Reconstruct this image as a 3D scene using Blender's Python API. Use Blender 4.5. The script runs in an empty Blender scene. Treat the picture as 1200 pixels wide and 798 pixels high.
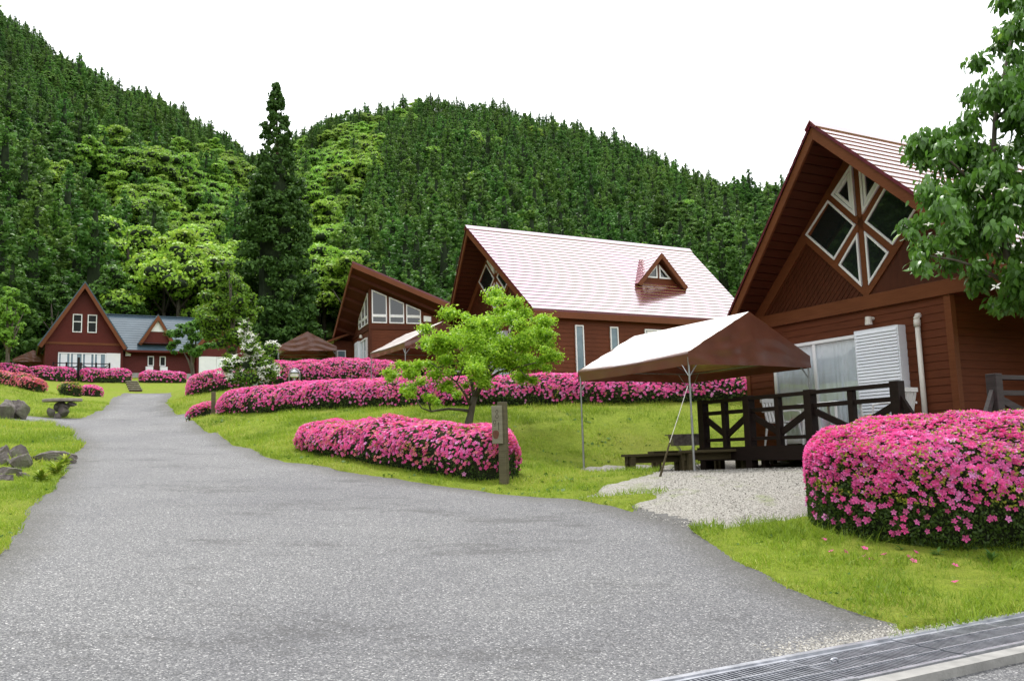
import bpy, math, random
import numpy as np
from math import radians, sin, cos, pi
random.seed(7)
rng = np.random.default_rng(11)
scene = bpy.context.scene
COL = scene.collection

# ------------------------------------------------------------------ camera
YAW = .5056            # heading of the cabins' ridge direction
EYE = np.array([0, 0, 1.5])
FPX = 1048.
cam_d = bpy.data.cameras.new('camera')
cam = bpy.data.objects.new('camera', cam_d)
COL.objects.link(cam)
cam_d.sensor_width = 36
cam_d.lens = 36 * FPX / 1200
cam_d.clip_start = .1
cam_d.clip_end = 3000
PITCH, ROLL = .1255, -.0303
fw = np.array([0, cos(PITCH), sin(PITCH)]); up0 = np.array([0, -sin(PITCH), cos(PITCH)]); rt0 = np.array([1., 0, 0])
RT = cos(ROLL) * rt0 + sin(ROLL) * up0
UP = -sin(ROLL) * rt0 + cos(ROLL) * up0
from mathutils import Matrix, Vector
cam.matrix_world = Matrix(((RT[0], UP[0], -fw[0], 0), (RT[1], UP[1], -fw[1], 0), (RT[2], UP[2], -fw[2], 1.5), (0, 0, 0, 1)))
scene.camera = cam

# ------------------------------------------------------------------ sky, sun, exposure
SUN_EL, SUN_AZ = radians(62), radians(-20)      # azimuth measured from +y towards +x
world = bpy.data.worlds.new('World')
scene.world = world
world.use_nodes = True
wn = world.node_tree.nodes; wl = world.node_tree.links
wn.clear()
wo = wn.new('ShaderNodeOutputWorld'); bg = wn.new('ShaderNodeBackground'); bg2 = wn.new('ShaderNodeBackground')
mx = wn.new('ShaderNodeMixShader')
sky = wn.new('ShaderNodeTexSky'); sky.sky_type = 'NISHITA'; sky.sun_disc = False
sky.sun_elevation = SUN_EL; sky.sun_rotation = SUN_AZ
wl.new(sky.outputs[0], bg.inputs[0]); bg.inputs[1].default_value = .12
# an even white cloud deck over the clear sky
ctc = wn.new('ShaderNodeTexCoord'); cns = wn.new('ShaderNodeTexNoise'); cns.inputs['Scale'].default_value = 1.6
cns.inputs['Detail'].default_value = 4
crp = wn.new('ShaderNodeValToRGB')
crp.color_ramp.elements[0].color = (1.0, 1.02, 1.06, 1); crp.color_ramp.elements[1].color = (1.22, 1.22, 1.2, 1)
crp.color_ramp.elements[0].position = .35; crp.color_ramp.elements[1].position = .65
wl.new(ctc.outputs['Generated'], cns.inputs['Vector']); wl.new(cns.outputs[0], crp.inputs[0])
wl.new(crp.outputs[0], bg2.inputs[0]); bg2.inputs[1].default_value = .78
mx.inputs[0].default_value = .88
wl.new(bg.outputs[0], mx.inputs[1]); wl.new(bg2.outputs[0], mx.inputs[2]); wl.new(mx.outputs[0], wo.inputs[0])

sd_ = bpy.data.lights.new('sun', 'SUN'); sd_.energy = 1.5; sd_.angle = radians(11); sd_.color = (1, .97, .92)
sun = bpy.data.objects.new('sun', sd_); COL.objects.link(sun)
sdir = Vector((sin(SUN_AZ) * cos(SUN_EL), cos(SUN_AZ) * cos(SUN_EL), sin(SUN_EL)))
sun.rotation_euler = (-sdir).to_track_quat('-Z', 'Y').to_euler()
scene.view_settings.view_transform = 'Standard'
scene.view_settings.look = 'None'
scene.view_settings.exposure = 1.25
scene.view_settings.gamma = 1
scene.view_settings.use_curve_mapping = False
try:
    scene.cycles.max_bounces = 6; scene.cycles.transparent_max_bounces = 8
    scene.cycles.diffuse_bounces = 3; scene.cycles.glossy_bounces = 3
except Exception:
    pass

# ------------------------------------------------------------------ coordinates and terrain
def uv(x, y): return x * np.cos(YAW) + y * np.sin(YAW), -x * np.sin(YAW) + y * np.cos(YAW)
def xy(u, v): return u * np.cos(YAW) - v * np.sin(YAW), u * np.sin(YAW) + v * np.cos(YAW)
def zr(v): return .1*np.logaddexp(0,np.asarray(v,float)-3)
CP=[]
for v in (-14,-5,0,3,6,9,12,15,18,22,26,30,35,41,47,53,59,64):
    for s in (0,.5,1):
        uc=2.6+ (0 if v<33 else (v-33)*.15)
        CP.append((uc+(s-.5)*(4.4 if v<33 else 3.2),v,None,0))
for v in (-14,-5,0,3): CP+= [(9,v,None,0),(16,v,None,0),(-6,v,None,.1)]
for v,d in ((8,.15),(15,.2),(22,.3),(30,.45)): CP.append((-3,v,None,d))
CP+=[(-14,10,None,1),(-14,30,None,2),(-5,45,None,1.2),(.5,46,None,.75),(-10,60,8.0,0)]
CP+=[(8,6.6,.42,0),(10.5,6.6,.5,0),(14,5,.55,0),(20,6,.9,0),(11.5,9,1.1,0),(9.6,10.5,1.1,0),(9.2,12.5,1.12,0),(10,15.1,1.13,0),(12,14.8,1.13,0),(13,11,1.12,0),(14,8,1.1,0),(18,12,1.12,0),(22,8,1.12,0),(8.2,9,.78,0),(8,12,.95,0),(7.8,14,1.15,0)]
CP+=[(6.8,12.6,.93,0),(6.2,16,1.45,0),(5.5,20,1.85,0),(9,18,2.05,0),(12,17.5,2.15,0),(15,15.8,2.1,0),(7,21,2.3,0),(5.6,25,2.55,0)]
CP+=[(16.3,17.3,2.75,0),(14.4,18.9,2.75,0),(12.4,20.6,2.75,0),(10.3,22.8,2.85,0),(8.2,25.1,2.95,0),(6.3,27.4,3.0,0),(5.2,29.2,2.95,0)]
CP+=[(13,25,3.2,0),(18,22,3.2,0),(24,22,3.2,0),(11.5,29,3.3,0),(16,32,3.4,0),(24,30,3.4,0),(9,31,3.5,0),(8,35,4.1,0)]
CP+=[(6.7,39.7,4.4,0),(9,38.5,4.7,0),(11,36.8,4.7,0),(13.5,35.5,4.75,0),(17,34,4.6,0),(13,42,5.0,0),(18,40,5.0,0),(25,40,5.0,0),(12,48,5.4,0),(9,48,5.3,0),(18,50,6.0,0),(9.5,57,6.2,0),(14,62,7.3,0)]
CP+=[(3,70.5,7.3,0),(8,70.5,7.3,0),(14,70.5,7.4,0),(3,76,8.35,0),(9,76,8.35,0),(16,76,8.4,0),(6,84,8.6,0),(20,84,9,0),(-4,80,8.8,0),(30,60,8,0),(30,20,3.6,0),(40,40,6,0),(32,4,1.6,0),(-15,80,10,0)]
TP=np.array([(a,b) for a,b,_,_ in CP]); TD=np.array([d if z is None else z-float(zr(b)) for a,b,z,d in CP])
phi=lambda r: np.sqrt(r*r+.6**2)
TR=np.sqrt(((TP[:,None]-TP[None])**2).sum(-1)); TN=len(TP)
TA=np.zeros((TN+1,TN+1));TA[:TN,:TN]=phi(TR)+np.eye(TN)*0.15*-1;TA[:TN,TN]=1;TA[TN,:TN]=1
TW=np.linalg.solve(TA,np.r_[TD,0])
def Tuv(u,v):
    u=np.asarray(u,float);v=np.asarray(v,float)
    out=np.full(np.broadcast(u,v).shape,TW[TN])
    for i in range(TN): out=out+TW[i]*phi(np.sqrt((u-TP[i,0])**2+(v-TP[i,1])**2))
    return out+zr(v)

def proj(x, y, z):
    d = np.stack([x, y, z - 1.5], -1)
    w = d @ fw
    return 600 + FPX * (d @ RT) / w, 399 - FPX * (d @ UP) / w, w

# hills all round the valley: height of the skyline by azimuth (degrees from straight ahead), and its distance
AZT = np.array([-180, -140, -110, -80, -50, -38, -30.7, -28.9, -27.07, -24.72, -22.3, -19.79, -18.15, -16.7, -15.39, -13.79, -11.9, -9.69, -6.9, -4.07, -0.66, 1.61, 3.85, 6.08, 9.36, 11.5, 14.13, 16.7, 19.65, 23.4, 27.36, 40, 70, 110, 150, 180.])
SKY = np.array([60, 90, 130, 155, 173, 163, 149.0, 141.0, 134.0, 129.0, 128.0, 125.0, 125.0, 122.0, 129.0, 132.0, 134.0, 133.0, 132.0, 131.0, 131.0, 125.0, 119.0, 110.0, 97.0, 86.0, 75.0, 64.0, 53.0, 41.0, 30.0, 28, 30, 30, 40, 60.])
RSK = np.array([300, 300, 300, 300, 320, 330, 330, 330, 330, 330, 335, 345, 355, 370, 380, 375, 360, 350, 345, 340, 340, 335, 330, 320, 305, 290, 270, 250, 235, 220, 205, 200, 220, 250, 280, 300.])
def hillrise(x, y, r):
    a = np.degrees(np.arctan2(x, y))
    zs = np.interp(a, AZT, SKY); rs = np.interp(a, AZT, RSK)
    t = (r - 88) / (rs - 88)
    s = np.where(t < 1, np.clip(t, 0, 1) ** 1.08, 1 - .25 * np.clip(t - 1, 0, 2))
    n = 3.2 * np.sin(x * .045 + 1.3 * np.sin(y * .03)) * np.sin(y * .05 + 1) + 1.8 * np.sin(x * .11 + 2) * np.sin(y * .13)
    return zs, s, n * np.clip(t * 6, 0, 1)
def Z(x, y):
    x = np.asarray(x, float); y = np.asarray(y, float)
    r = np.hypot(x, y) + 1e-9; k = np.minimum(r, 88) / r
    zt = Tuv(*uv(x * k, y * k))
    zs, s, n = hillrise(x, y, r)
    return zt + (zs - zt) * s + n
def G(u, v, dz=0):
    x, y = xy(u, v); return float(x), float(y), float(Z(x, y)) + dz

# ------------------------------------------------------------------ object helpers
def link(o, parent=None):
    COL.objects.link(o)
    if parent is not None: o.parent = parent
    return o
def tag(o, label=None, cat=None, group=None, kind=None):
    if label: o['label'] = label
    if cat: o['category'] = cat
    if group: o['group'] = group
    if kind: o['kind'] = kind
    return o
def thing(name, label, cat, loc, rz=0, group=None):
    o = bpy.data.objects.new(name, None); COL.objects.link(o)
    o.empty_display_size = .3
    o.location = loc; o.rotation_euler = (0, 0, rz)
    return tag(o, label, cat, group)
def part(name, mesh, parent): return link(bpy.data.objects.new(name, mesh), parent)

class MB:
    def __init__(s): s.v = []; s.f = []; s.m = []
    def add(s, vs, fs, m=0):
        b = len(s.v); s.v += [tuple(map(float, p)) for p in vs]
        s.f += [tuple(b + i for i in f) for f in fs]; s.m += [m] * len(fs); return s
    def quad(s, a, b, c, d, m=0): return s.add([a, b, c, d], [(0, 1, 2, 3)], m)
    def box(s, x0, x1, y0, y1, z0, z1, m=0):
        return s.add([(x0, y0, z0), (x1, y0, z0), (x1, y1, z0), (x0, y1, z0), (x0, y0, z1), (x1, y0, z1), (x1, y1, z1), (x0, y1, z1)],
                     [(0, 3, 2, 1), (4, 5, 6, 7), (0, 1, 5, 4), (1, 2, 6, 5), (2, 3, 7, 6), (3, 0, 4, 7)], m)
    def bar(s, p, q, w, h, m=0, upv=(0, 0, 1)):
        p = np.array(p, float); q = np.array(q, float); d = q - p; d /= np.linalg.norm(d)
        a = np.cross(d, upv)
        if np.linalg.norm(a) < 1e-3: a = np.cross(d, (1, 0, 0))
        a /= np.linalg.norm(a); b = np.cross(a, d)
        a = a * w / 2; b = b * h / 2
        return s.add([p - a - b, p + a - b, p + a + b, p - a + b, q - a - b, q + a - b, q + a + b, q - a + b],
                     [(0, 3, 2, 1), (4, 5, 6, 7), (0, 1, 5, 4), (1, 2, 6, 5), (2, 3, 7, 6), (3, 0, 4, 7)], m)
    def tube(s, pts, rad, n=8, m=0, cap=True):
        pts = [np.array(p, float) for p in pts]
        if not hasattr(rad, '__len__'): rad = [rad] * len(pts)
        b = len(s.v); ref = np.array((.31, .2, .93))
        for i, p in enumerate(pts):
            d = pts[min(i + 1, len(pts) - 1)] - pts[max(i - 1, 0)]; d = d / (np.linalg.norm(d) + 1e-9)
            a = np.cross(d, ref); 
            if np.linalg.norm(a) < .15: a = np.cross(d, (1, 0, 0))
            a /= np.linalg.norm(a); c = np.cross(d, a)
            for k in range(n):
                t = 2 * pi * k / n; s.v.append(tuple(p + rad[i] * (a * cos(t) + c * sin(t))))
        for i in range(len(pts) - 1):
            for k in range(n):
                k2 = (k + 1) % n
                s.f.append((b + i * n + k, b + i * n + k2, b + (i + 1) * n + k2, b + (i + 1) * n + k)); s.m.append(m)
        if cap:
            s.f.append(tuple(b + k for k in range(n))[::-1]); s.m.append(m)
            s.f.append(tuple(b + (len(pts) - 1) * n + k for k in range(n))); s.m.append(m)
        return s
    def prism(s, poly, axis, a0, a1, m=0):
        """poly in the two other axes, extruded from a0 to a1"""
        def P(p, a):
            return {0: (a, p[0], p[1]), 1: (p[0], a, p[1]), 2: (p[0], p[1], a)}[axis]
        n = len(poly)
        vs = [P(p, a0) for p in poly] + [P(p, a1) for p in poly]
        fs = [tuple(range(n))[::-1], tuple(range(n, 2 * n))] + [(i, (i + 1) % n, n + (i + 1) % n, n + i) for i in range(n)]
        return s.add(vs, fs, m)
    def ring(s, poly, w, axis, a0, a1, m=0):
        """frame of width w just inside the polygon"""
        inn = inset(poly, w); n = len(poly)
        for i in range(n):
            j = (i + 1) % n
            s.prism([poly[i], poly[j], inn[j], inn[i]], axis, a0, a1, m)
        return s
    def build(s, name, mats, parent=None, smooth=False, bevel=0):
        me = bpy.data.meshes.new(name); me.from_pydata(s.v, [], s.f)
        if not isinstance(mats, (list, tuple)): mats = [mats]
        for mm in mats: me.materials.append(mm)
        me.polygons.foreach_set('material_index', s.m); me.update()
        import bmesh
        bm = bmesh.new(); bm.from_mesh(me)
        if smooth: bmesh.ops.remove_doubles(bm, verts=bm.verts, dist=.0005)
        bmesh.ops.recalc_face_normals(bm, faces=bm.faces); bm.to_mesh(me); bm.free()
        if smooth: me.polygons.foreach_set('use_smooth', [True] * len(me.polygons))
        me.update()
        o = bpy.data.objects.new(name, me); link(o, parent)
        if bevel:
            b = o.modifiers.new('bevel', 'BEVEL'); b.width = bevel; b.segments = 2; b.limit_method = 'ANGLE'
        return o
def area2(p): return sum(p[i][0] * p[(i + 1) % len(p)][1] - p[(i + 1) % len(p)][0] * p[i][1] for i in range(len(p)))
def inset(poly, w):
    sg = 1 if area2(poly) > 0 else -1; n = len(poly); out = []
    for i in range(n):
        p0 = np.array(poly[i - 1]); p1 = np.array(poly[i]); p2 = np.array(poly[(i + 1) % n])
        d1 = (p1 - p0) / np.linalg.norm(p1 - p0); d2 = (p2 - p1) / np.linalg.norm(p2 - p1)
        n1 = np.array([-d1[1], d1[0]]) * sg; n2 = np.array([-d2[1], d2[0]]) * sg
        A = np.array([n1, n2]); b = np.array([n1 @ p1 + w, n2 @ p1 + w])
        out.append(tuple(np.linalg.solve(A, b)))
    return out

def mesh_np(name, V, F, mats, facetone=None, smooth=False, midx=None):
    """V (n,3), F (m,k) all the same size"""
    V = np.asarray(V, np.float32); F = np.asarray(F, np.int32); k = F.shape[1]
    me = bpy.data.meshes.new(name)
    me.vertices.add(len(V)); me.vertices.foreach_set('co', V.ravel())
    me.loops.add(F.size); me.loops.foreach_set('vertex_index', F.ravel())
    me.polygons.add(len(F)); me.polygons.foreach_set('loop_start', np.arange(0, F.size, k, dtype=np.int32))
    if not isinstance(mats, (list, tuple)): mats = [mats]
    for m in mats: me.materials.append(m)
    if midx is not None: me.polygons.foreach_set('material_index', np.asarray(midx, np.int32))
    if smooth: me.polygons.foreach_set('use_smooth', np.ones(len(F), bool))
    if facetone is not None:
        a = me.attributes.new('facetone', 'FLOAT', 'FACE'); a.data.foreach_set('value', np.asarray(facetone, np.float32))
    me.update(calc_edges=True)
    return me
def norm(a): return a / (np.linalg.norm(a, axis=-1, keepdims=True) + 1e-9)
def basis(nrm, spin):
    """rotation matrices whose z column is nrm"""
    nrm = norm(nrm); ref = np.where(np.abs(nrm[:, 2:3]) < .95, np.array([[0, 0, 1.]]), np.array([[1., 0, 0]]))
    a = norm(np.cross(ref, nrm)); b = np.cross(nrm, a)
    c, s = np.cos(spin)[:, None], np.sin(spin)[:, None]
    x = a * c + b * s; y = -a * s + b * c
    return np.stack([x, y, nrm], -1)
def scatter(tv, tf, pos, R, sc, facetone):
    """copies of a template -> V, F, per-face rnd"""
    tv = np.asarray(tv, float); tf = np.asarray(tf, int); n = len(pos)
    V = np.einsum('nij,kj->nki', R, tv) * np.asarray(sc)[:, None, None] + pos[:, None, :]
    F = tf[None] + (np.arange(n) * len(tv))[:, None, None]
    return V.reshape(-1, 3), F.reshape(-1, tf.shape[1]), np.repeat(facetone, len(tf))
def cat_meshes(parts):
    V = []; F = []; R = []; M = []; b = 0
    for (v, f, r, m) in parts:
        V.append(v); F.append(f + b); R.append(r); M.append(np.full(len(f), m)); b += len(v)
    return np.concatenate(V), np.concatenate(F), np.concatenate(R), np.concatenate(M)
LEAF = ([(-.5, 0, 0), (0, -.27, .06), (.5, 0, -.04), (0, .27, .06)], [(0, 1, 2, 3)])
LEAF2 = ([(-.5, 0, 0), (-.12, -.26, .06), (.5, 0, -.16), (-.12, .26, .06), (-.1, 0, 0)], [(0, 1, 4, 0), (4, 1, 2, 2)])
OVATE = ([(0, 0, 0), (.32, -.27, .05), (.42, 0, -.02), (.32, .27, .05), (.72, -.17, -.04), (.8, 0, -.12), (.72, .17, -.04), (1.05, 0, -.26)],
         [(0, 1, 2), (0, 2, 3), (1, 4, 2), (4, 5, 2), (2, 5, 3), (5, 6, 3), (4, 7, 5), (5, 7, 6)])
def flower_tpl():
    v = [(0, 0, -.15)]; f = []
    for k in range(5):
        a = 2 * pi * k / 5; h = 2 * pi / 10 * .82
        b = len(v)
        v += [(.42 * cos(a - h), .42 * sin(a - h), .12), (.62 * cos(a), .62 * sin(a), .1), (.42 * cos(a + h), .42 * sin(a + h), .12)]
        f += [(0, b, b + 1, b + 2)]
    return v, f
FLOWER = flower_tpl()
BRACT = ([(0, 0, 0)] + sum([[(.45 * cos(a - .45), .45 * sin(a - .45), .05), (.95 * cos(a), .95 * sin(a), .02), (.45 * cos(a + .45), .45 * sin(a + .45), .05)] for a in (0, pi / 2, pi, 1.5 * pi)], []),
         [(0, 1, 2, 3), (0, 4, 5, 6), (0, 7, 8, 9), (0, 10, 11, 12)])

# ------------------------------------------------------------------ materials
MATS = {}
def new_mat(name):
    m = bpy.data.materials.new(name); m.use_nodes = True
    nt = m.node_tree; b = nt.nodes['Principled BSDF']; MATS[name] = m
    return m, nt, b
def c4(c): return (c[0], c[1], c[2], 1)
def ramp(nt, fac, stops, interp='LINEAR'):
    r = nt.nodes.new('ShaderNodeValToRGB'); r.color_ramp.interpolation = interp
    el = r.color_ramp.elements
    while len(el) < len(stops): el.new(.5)
    for e, (p, c) in zip(el, stops): e.position = p; e.color = c4(c)
    nt.links.new(fac, r.inputs[0]); return r.outputs[0]
def noise(nt, scale, detail=4, rough=.55, vec=None, dist=0):
    n = nt.nodes.new('ShaderNodeTexNoise'); n.inputs['Scale'].default_value = scale; n.inputs['Detail'].default_value = detail
    n.inputs['Roughness'].default_value = rough; n.inputs['Distortion'].default_value = dist
    if vec is None:
        t = nt.nodes.new('ShaderNodeTexCoord'); vec = t.outputs['Object']
    nt.links.new(vec, n.inputs['Vector']); return n.outputs[0]
def objvec(nt, scale=(1, 1, 1)):
    t = nt.nodes.new('ShaderNodeTexCoord'); m = nt.nodes.new('ShaderNodeMapping'); m.inputs['Scale'].default_value = scale
    nt.links.new(t.outputs['Object'], m.inputs['Vector']); return m.outputs[0]
def mixc(nt, fac, a, b, blend='MIX'):
    m = nt.nodes.new('ShaderNodeMix'); m.data_type = 'RGBA'; m.blend_type = blend
    for i, s in ((0, fac), (6, a), (7, b)):
        if isinstance(s, (int, float)): m.inputs[i].default_value = s
        elif isinstance(s, tuple): m.inputs[i].default_value = c4(s)
        else: nt.links.new(s, m.inputs[i])
    return m.outputs[2]
def bump(nt, b, h, strength, dist=.02):
    n = nt.nodes.new('ShaderNodeBump'); n.inputs['Strength'].default_value = strength; n.inputs['Distance'].default_value = dist
    nt.links.new(h, n.inputs['Height']); nt.links.new(n.outputs[0], b.inputs['Normal'])
def setp(b, **k):
    for a, v in k.items():
        a = {'rough': 'Roughness', 'metal': 'Metallic', 'spec': 'Specular IOR Level', 'coat': 'Coat Weight', 'coatr': 'Coat Roughness', 'coatior': 'Coat IOR', 'ior': 'IOR', 'trans': 'Transmission Weight'}[a]
        b.inputs[a].default_value = v
def noisy(name, c1, c2, scale=6, rough=.6, bmp=.0, bscale=None, vscale=(1, 1, 1), **k):
    m, nt, b = new_mat(name)
    vec = objvec(nt, vscale)
    nt.links.new(ramp(nt, noise(nt, scale, vec=vec), [(.3, c1), (.7, c2)]), b.inputs['Base Color'])
    setp(b, rough=rough, **k)
    if bmp: bump(nt, b, noise(nt, bscale or scale * 4, vec=vec), bmp)
    return m
def leafmat(name, c1, c2, c3=None, trans=.35, rough=.5, objvar=0., spec=.3):
    """leaves: colour by the face's own random number, light passing through"""
    m, nt, b = new_mat(name)
    at = nt.nodes.new('ShaderNodeAttribute'); at.attribute_name = 'facetone'
    st = [(0, c1), (1, c2)] if c3 is None else [(0, c1), (.75, c2), (1, c3)]
    col = ramp(nt, at.outputs['Fac'], st)
    if objvar:
        oi = nt.nodes.new('ShaderNodeObjectInfo')
        stand = noise(nt, .028, 3, .6, oi.outputs['Location'])
        col = mixc(nt, 1.0, col, ramp(nt, stand, [(.34, (.84, .86, .88)), (.5, (1.08, 1.08, 1.05)), (.66, (1.3, 1.22, 1.08))]), 'MULTIPLY')
        hs = nt.nodes.new('ShaderNodeHueSaturation')
        mp = nt.nodes.new('ShaderNodeMapRange'); mp.inputs[3].default_value = 1 - objvar; mp.inputs[4].default_value = 1 + objvar
        nt.links.new(oi.outputs['Random'], mp.inputs[0]); nt.links.new(mp.outputs[0], hs.inputs['Value'])
        mp2 = nt.nodes.new('ShaderNodeMapRange'); mp2.inputs[3].default_value = .485; mp2.inputs[4].default_value = .515
        wn_ = nt.nodes.new('ShaderNodeTexWhiteNoise'); wn_.noise_dimensions = '1D'
        nt.links.new(oi.outputs['Random'], wn_.inputs['W']); nt.links.new(wn_.outputs['Value'], mp2.inputs[0]); nt.links.new(mp2.outputs[0], hs.inputs['Hue'])
        nt.links.new(col, hs.inputs['Color']); col = hs.outputs[0]
    nt.links.new(col, b.inputs['Base Color']); setp(b, rough=rough, spec=spec)
    tr = nt.nodes.new('ShaderNodeBsdfTranslucent'); nt.links.new(col, tr.inputs[0])
    mixs = nt.nodes.new('ShaderNodeMixShader'); mixs.inputs[0].default_value = trans
    out = nt.nodes['Material Output']
    nt.links.new(b.outputs[0], mixs.inputs[1]); nt.links.new(tr.outputs[0], mixs.inputs[2]); nt.links.new(mixs.outputs[0], out.inputs[0])
    return m

def wood(name, c1, c2, rough=.55, board=None, axis='z', **k):
    """stained boards: grain stretched along the boards, every board its own tone"""
    m, nt, b = new_mat(name)
    sc = {'z': (1.2, 1.2, 14), 'x': (1.2, 14, 14), 'y': (14, 1.2, 14), 'v': (10, 10, .8)}[axis]
    g = noise(nt, 2.2, 6, .65, objvec(nt, sc), .4)
    col = ramp(nt, g, [(.25, c1), (.75, c2)])
    big = noise(nt, .9, 3, .5)
    col = mixc(nt, ramp(nt, big, [(.35, (0, 0, 0)), (.7, (.35, .35, .35))]), col, tuple(min(1, x * 1.35) for x in c2))
    nt.links.new(col, b.inputs['Base Color']); setp(b, rough=rough, spec=.15, **k)
    bump(nt, b, g, .25, .004)
    return m
def glassmat(name, tint=(.012, .016, .015), rough=.02):
    m, nt, b = new_mat(name); b.inputs['Base Color'].default_value = c4(tint); setp(b, rough=rough, spec=.7, ior=1.55)
    bump(nt, b, noise(nt, .8, 1), .05, .01)
    return m
M = {}
M['siding'] = wood('stained red brown siding', (.07, .019, .0078), (.13, .037, .0145), .6, axis='z')
M['siding2'] = wood('stained brown cladding', (.045, .013, .006), (.085, .024, .0105), .6, axis='v')
M['siding3'] = wood('dark red siding', (.072, .012, .009), (.105, .02, .014), .5, axis='z')
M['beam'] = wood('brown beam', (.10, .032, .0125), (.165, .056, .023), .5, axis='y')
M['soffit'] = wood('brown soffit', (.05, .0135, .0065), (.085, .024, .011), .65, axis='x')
M['deckwood'] = wood('dark brown deck wood', (.008, .005, .0045), (.02, .0125, .011), .5, axis='z')
M['deckgrey'] = wood('weathered grey deck wood', (.03, .027, .027), (.065, .058, .056), .7, axis='z')
M['floorwood'] = wood('worn deck boards', (.05, .035, .028), (.12, .09, .075), .7, axis='y')
M['oldwood'] = wood('old weathered timber', (.055, .047, .028), (.15, .13, .08), .8, axis='z')
M['benchwood'] = wood('mossy dark bench wood', (.03, .024, .012), (.085, .068, .035), .8, axis='x')
M['white'] = noisy('white painted metal', (.74, .75, .77), (.82, .82, .83), 3, .35)
M['shutter'] = noisy('white louvre metal', (.7, .73, .8), (.78, .8, .85), 2, .35)
M['plastic'] = noisy('white plastic', (.68, .68, .68), (.78, .78, .77), 4, .4)
M['pvc'] = noisy('cream pipe plastic', (.62, .58, .52), (.7, .66, .6), 5, .4)
M['pane'] = glassmat('dark window glass')
M['concrete'] = noisy('concrete', (.2, .195, .185), (.36, .35, .33), 5, .9, .3, 40)
M['steel'] = noisy('galvanised steel', (.3, .31, .33), (.44, .45, .47), 12, .4, .05, 60, metal=.75)
M['gratesteel'] = noisy('grating steel', (.25, .26, .29), (.5, .51, .55), 9, .38, .05, 60, metal=.6)
M['darkhole'] = noisy('drain channel', (.01, .01, .01), (.02, .02, .02), 9, .95)
M['iron'] = noisy('sooty sheet iron', (.10, .085, .08), (.28, .24, .22), 14, .5, .1, 60, metal=.5)
M['soil'] = noisy('soil', (.06, .04, .025), (.1, .07, .045), 9, .95)
M['interior'] = noisy('pale interior', (.4, .38, .34), (.5, .48, .44), 1, .9)
M['farpane'] = noisy('dark far pane', (.008, .01, .01), (.014, .017, .016), 2, .25, spec=.15)
M['poolcol'] = noisy('blue glass', (.10, .16, .2), (.2, .28, .33), 2, .12)
M['signboard'] = wood('pale weathered board', (.13, .12, .085), (.26, .24, .17), .8, axis='z')
M['carve'] = noisy('carved marks', (.035, .025, .02), (.06, .045, .03), 8, .9)
M['rust'] = noisy('brown stain', (.1, .035, .02), (.16, .06, .035), 20, .85)
M['lampdome'] = noisy('lamp glass', (.55, .52, .5), (.75, .72, .7), 6, .2)

def roofmat(name, c1, c2, f0, rough, bumpy=.0):
    m, nt, b = new_mat(name)
    nt.links.new(ramp(nt, noise(nt, 1.2, 4), [(.3, c1), (.7, c2)]), b.inputs['Base Color'])
    setp(b, rough=.4, coat=1.0, coatr=rough, coatior=f0)
    if bumpy:
        n = nt.nodes.new('ShaderNodeBump'); n.inputs['Strength'].default_value = bumpy; n.inputs['Distance'].default_value = .01
        nt.links.new(noise(nt, 2.5, 2), n.inputs['Height']); nt.links.new(n.outputs[0], b.inputs['Coat Normal'])
    return m
M['plumroof'] = roofmat('plum enamel roof metal', (.17, .012, .03), (.24, .022, .045), 4.0, .1, .15); 
M['plumroof2'] = M['plumroof'].copy()
for mm_, fac_ in ((M['plumroof'], .24), (M['plumroof2'], .6)):
    nt = mm_.node_tree; b = nt.nodes['Principled BSDF']; b.inputs['Coat IOR'].default_value = 1.5
    gl = nt.nodes.new('ShaderNodeBsdfGlossy'); gl.inputs['Color'].default_value = (.96, .87, .93, 1); gl.inputs['Roughness'].default_value = .13
    for n_ in nt.nodes:
        if n_.type == 'BUMP': nt.links.new(n_.outputs[0], gl.inputs['Normal'])
    mxs = nt.nodes.new('ShaderNodeMixShader'); mxs.inputs[0].default_value = fac_
    nt.links.new(b.outputs[0], mxs.inputs[1]); nt.links.new(gl.outputs[0], mxs.inputs[2]); nt.links.new(mxs.outputs[0], nt.nodes['Material Output'].inputs[0])
M['plumedge'] = noisy('plum edge metal', (.09, .01, .02), (.14, .02, .035), 4, .3)
M['blueroof'] = roofmat('blue grey roof metal', (.045, .075, .1), (.065, .1, .13), 1.45, .5, .1); b = M['blueroof'].node_tree.nodes['Principled BSDF']; setp(b, coat=0., rough=.62, spec=.3)
M['curtain'] = noisy('white curtain', (.74, .76, .8), (.86, .87, .9), 3, .9)
m, nt, b = new_mat('clear window glass')
lw_ = nt.nodes.new('ShaderNodeLayerWeight'); lw_.inputs[0].default_value = .2
lw = nt.nodes.new('ShaderNodeMapRange'); lw.inputs[3].default_value = .03; lw.inputs[4].default_value = .9; nt.links.new(lw_.outputs['Facing'], lw.inputs[0])
tb = nt.nodes.new('ShaderNodeBsdfTransparent'); gb = nt.nodes.new('ShaderNodeBsdfGlossy'); gb.inputs['Roughness'].default_value = .03
tb.inputs[0].default_value = (.84, .88, .9, 1)
ms = nt.nodes.new('ShaderNodeMixShader'); nt.links.new(lw.outputs[0], ms.inputs[0]); nt.links.new(tb.outputs[0], ms.inputs[1]); nt.links.new(gb.outputs[0], ms.inputs[2])
nt.links.new(ms.outputs[0], nt.nodes['Material Output'].inputs[0]); M['clear'] = m
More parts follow.
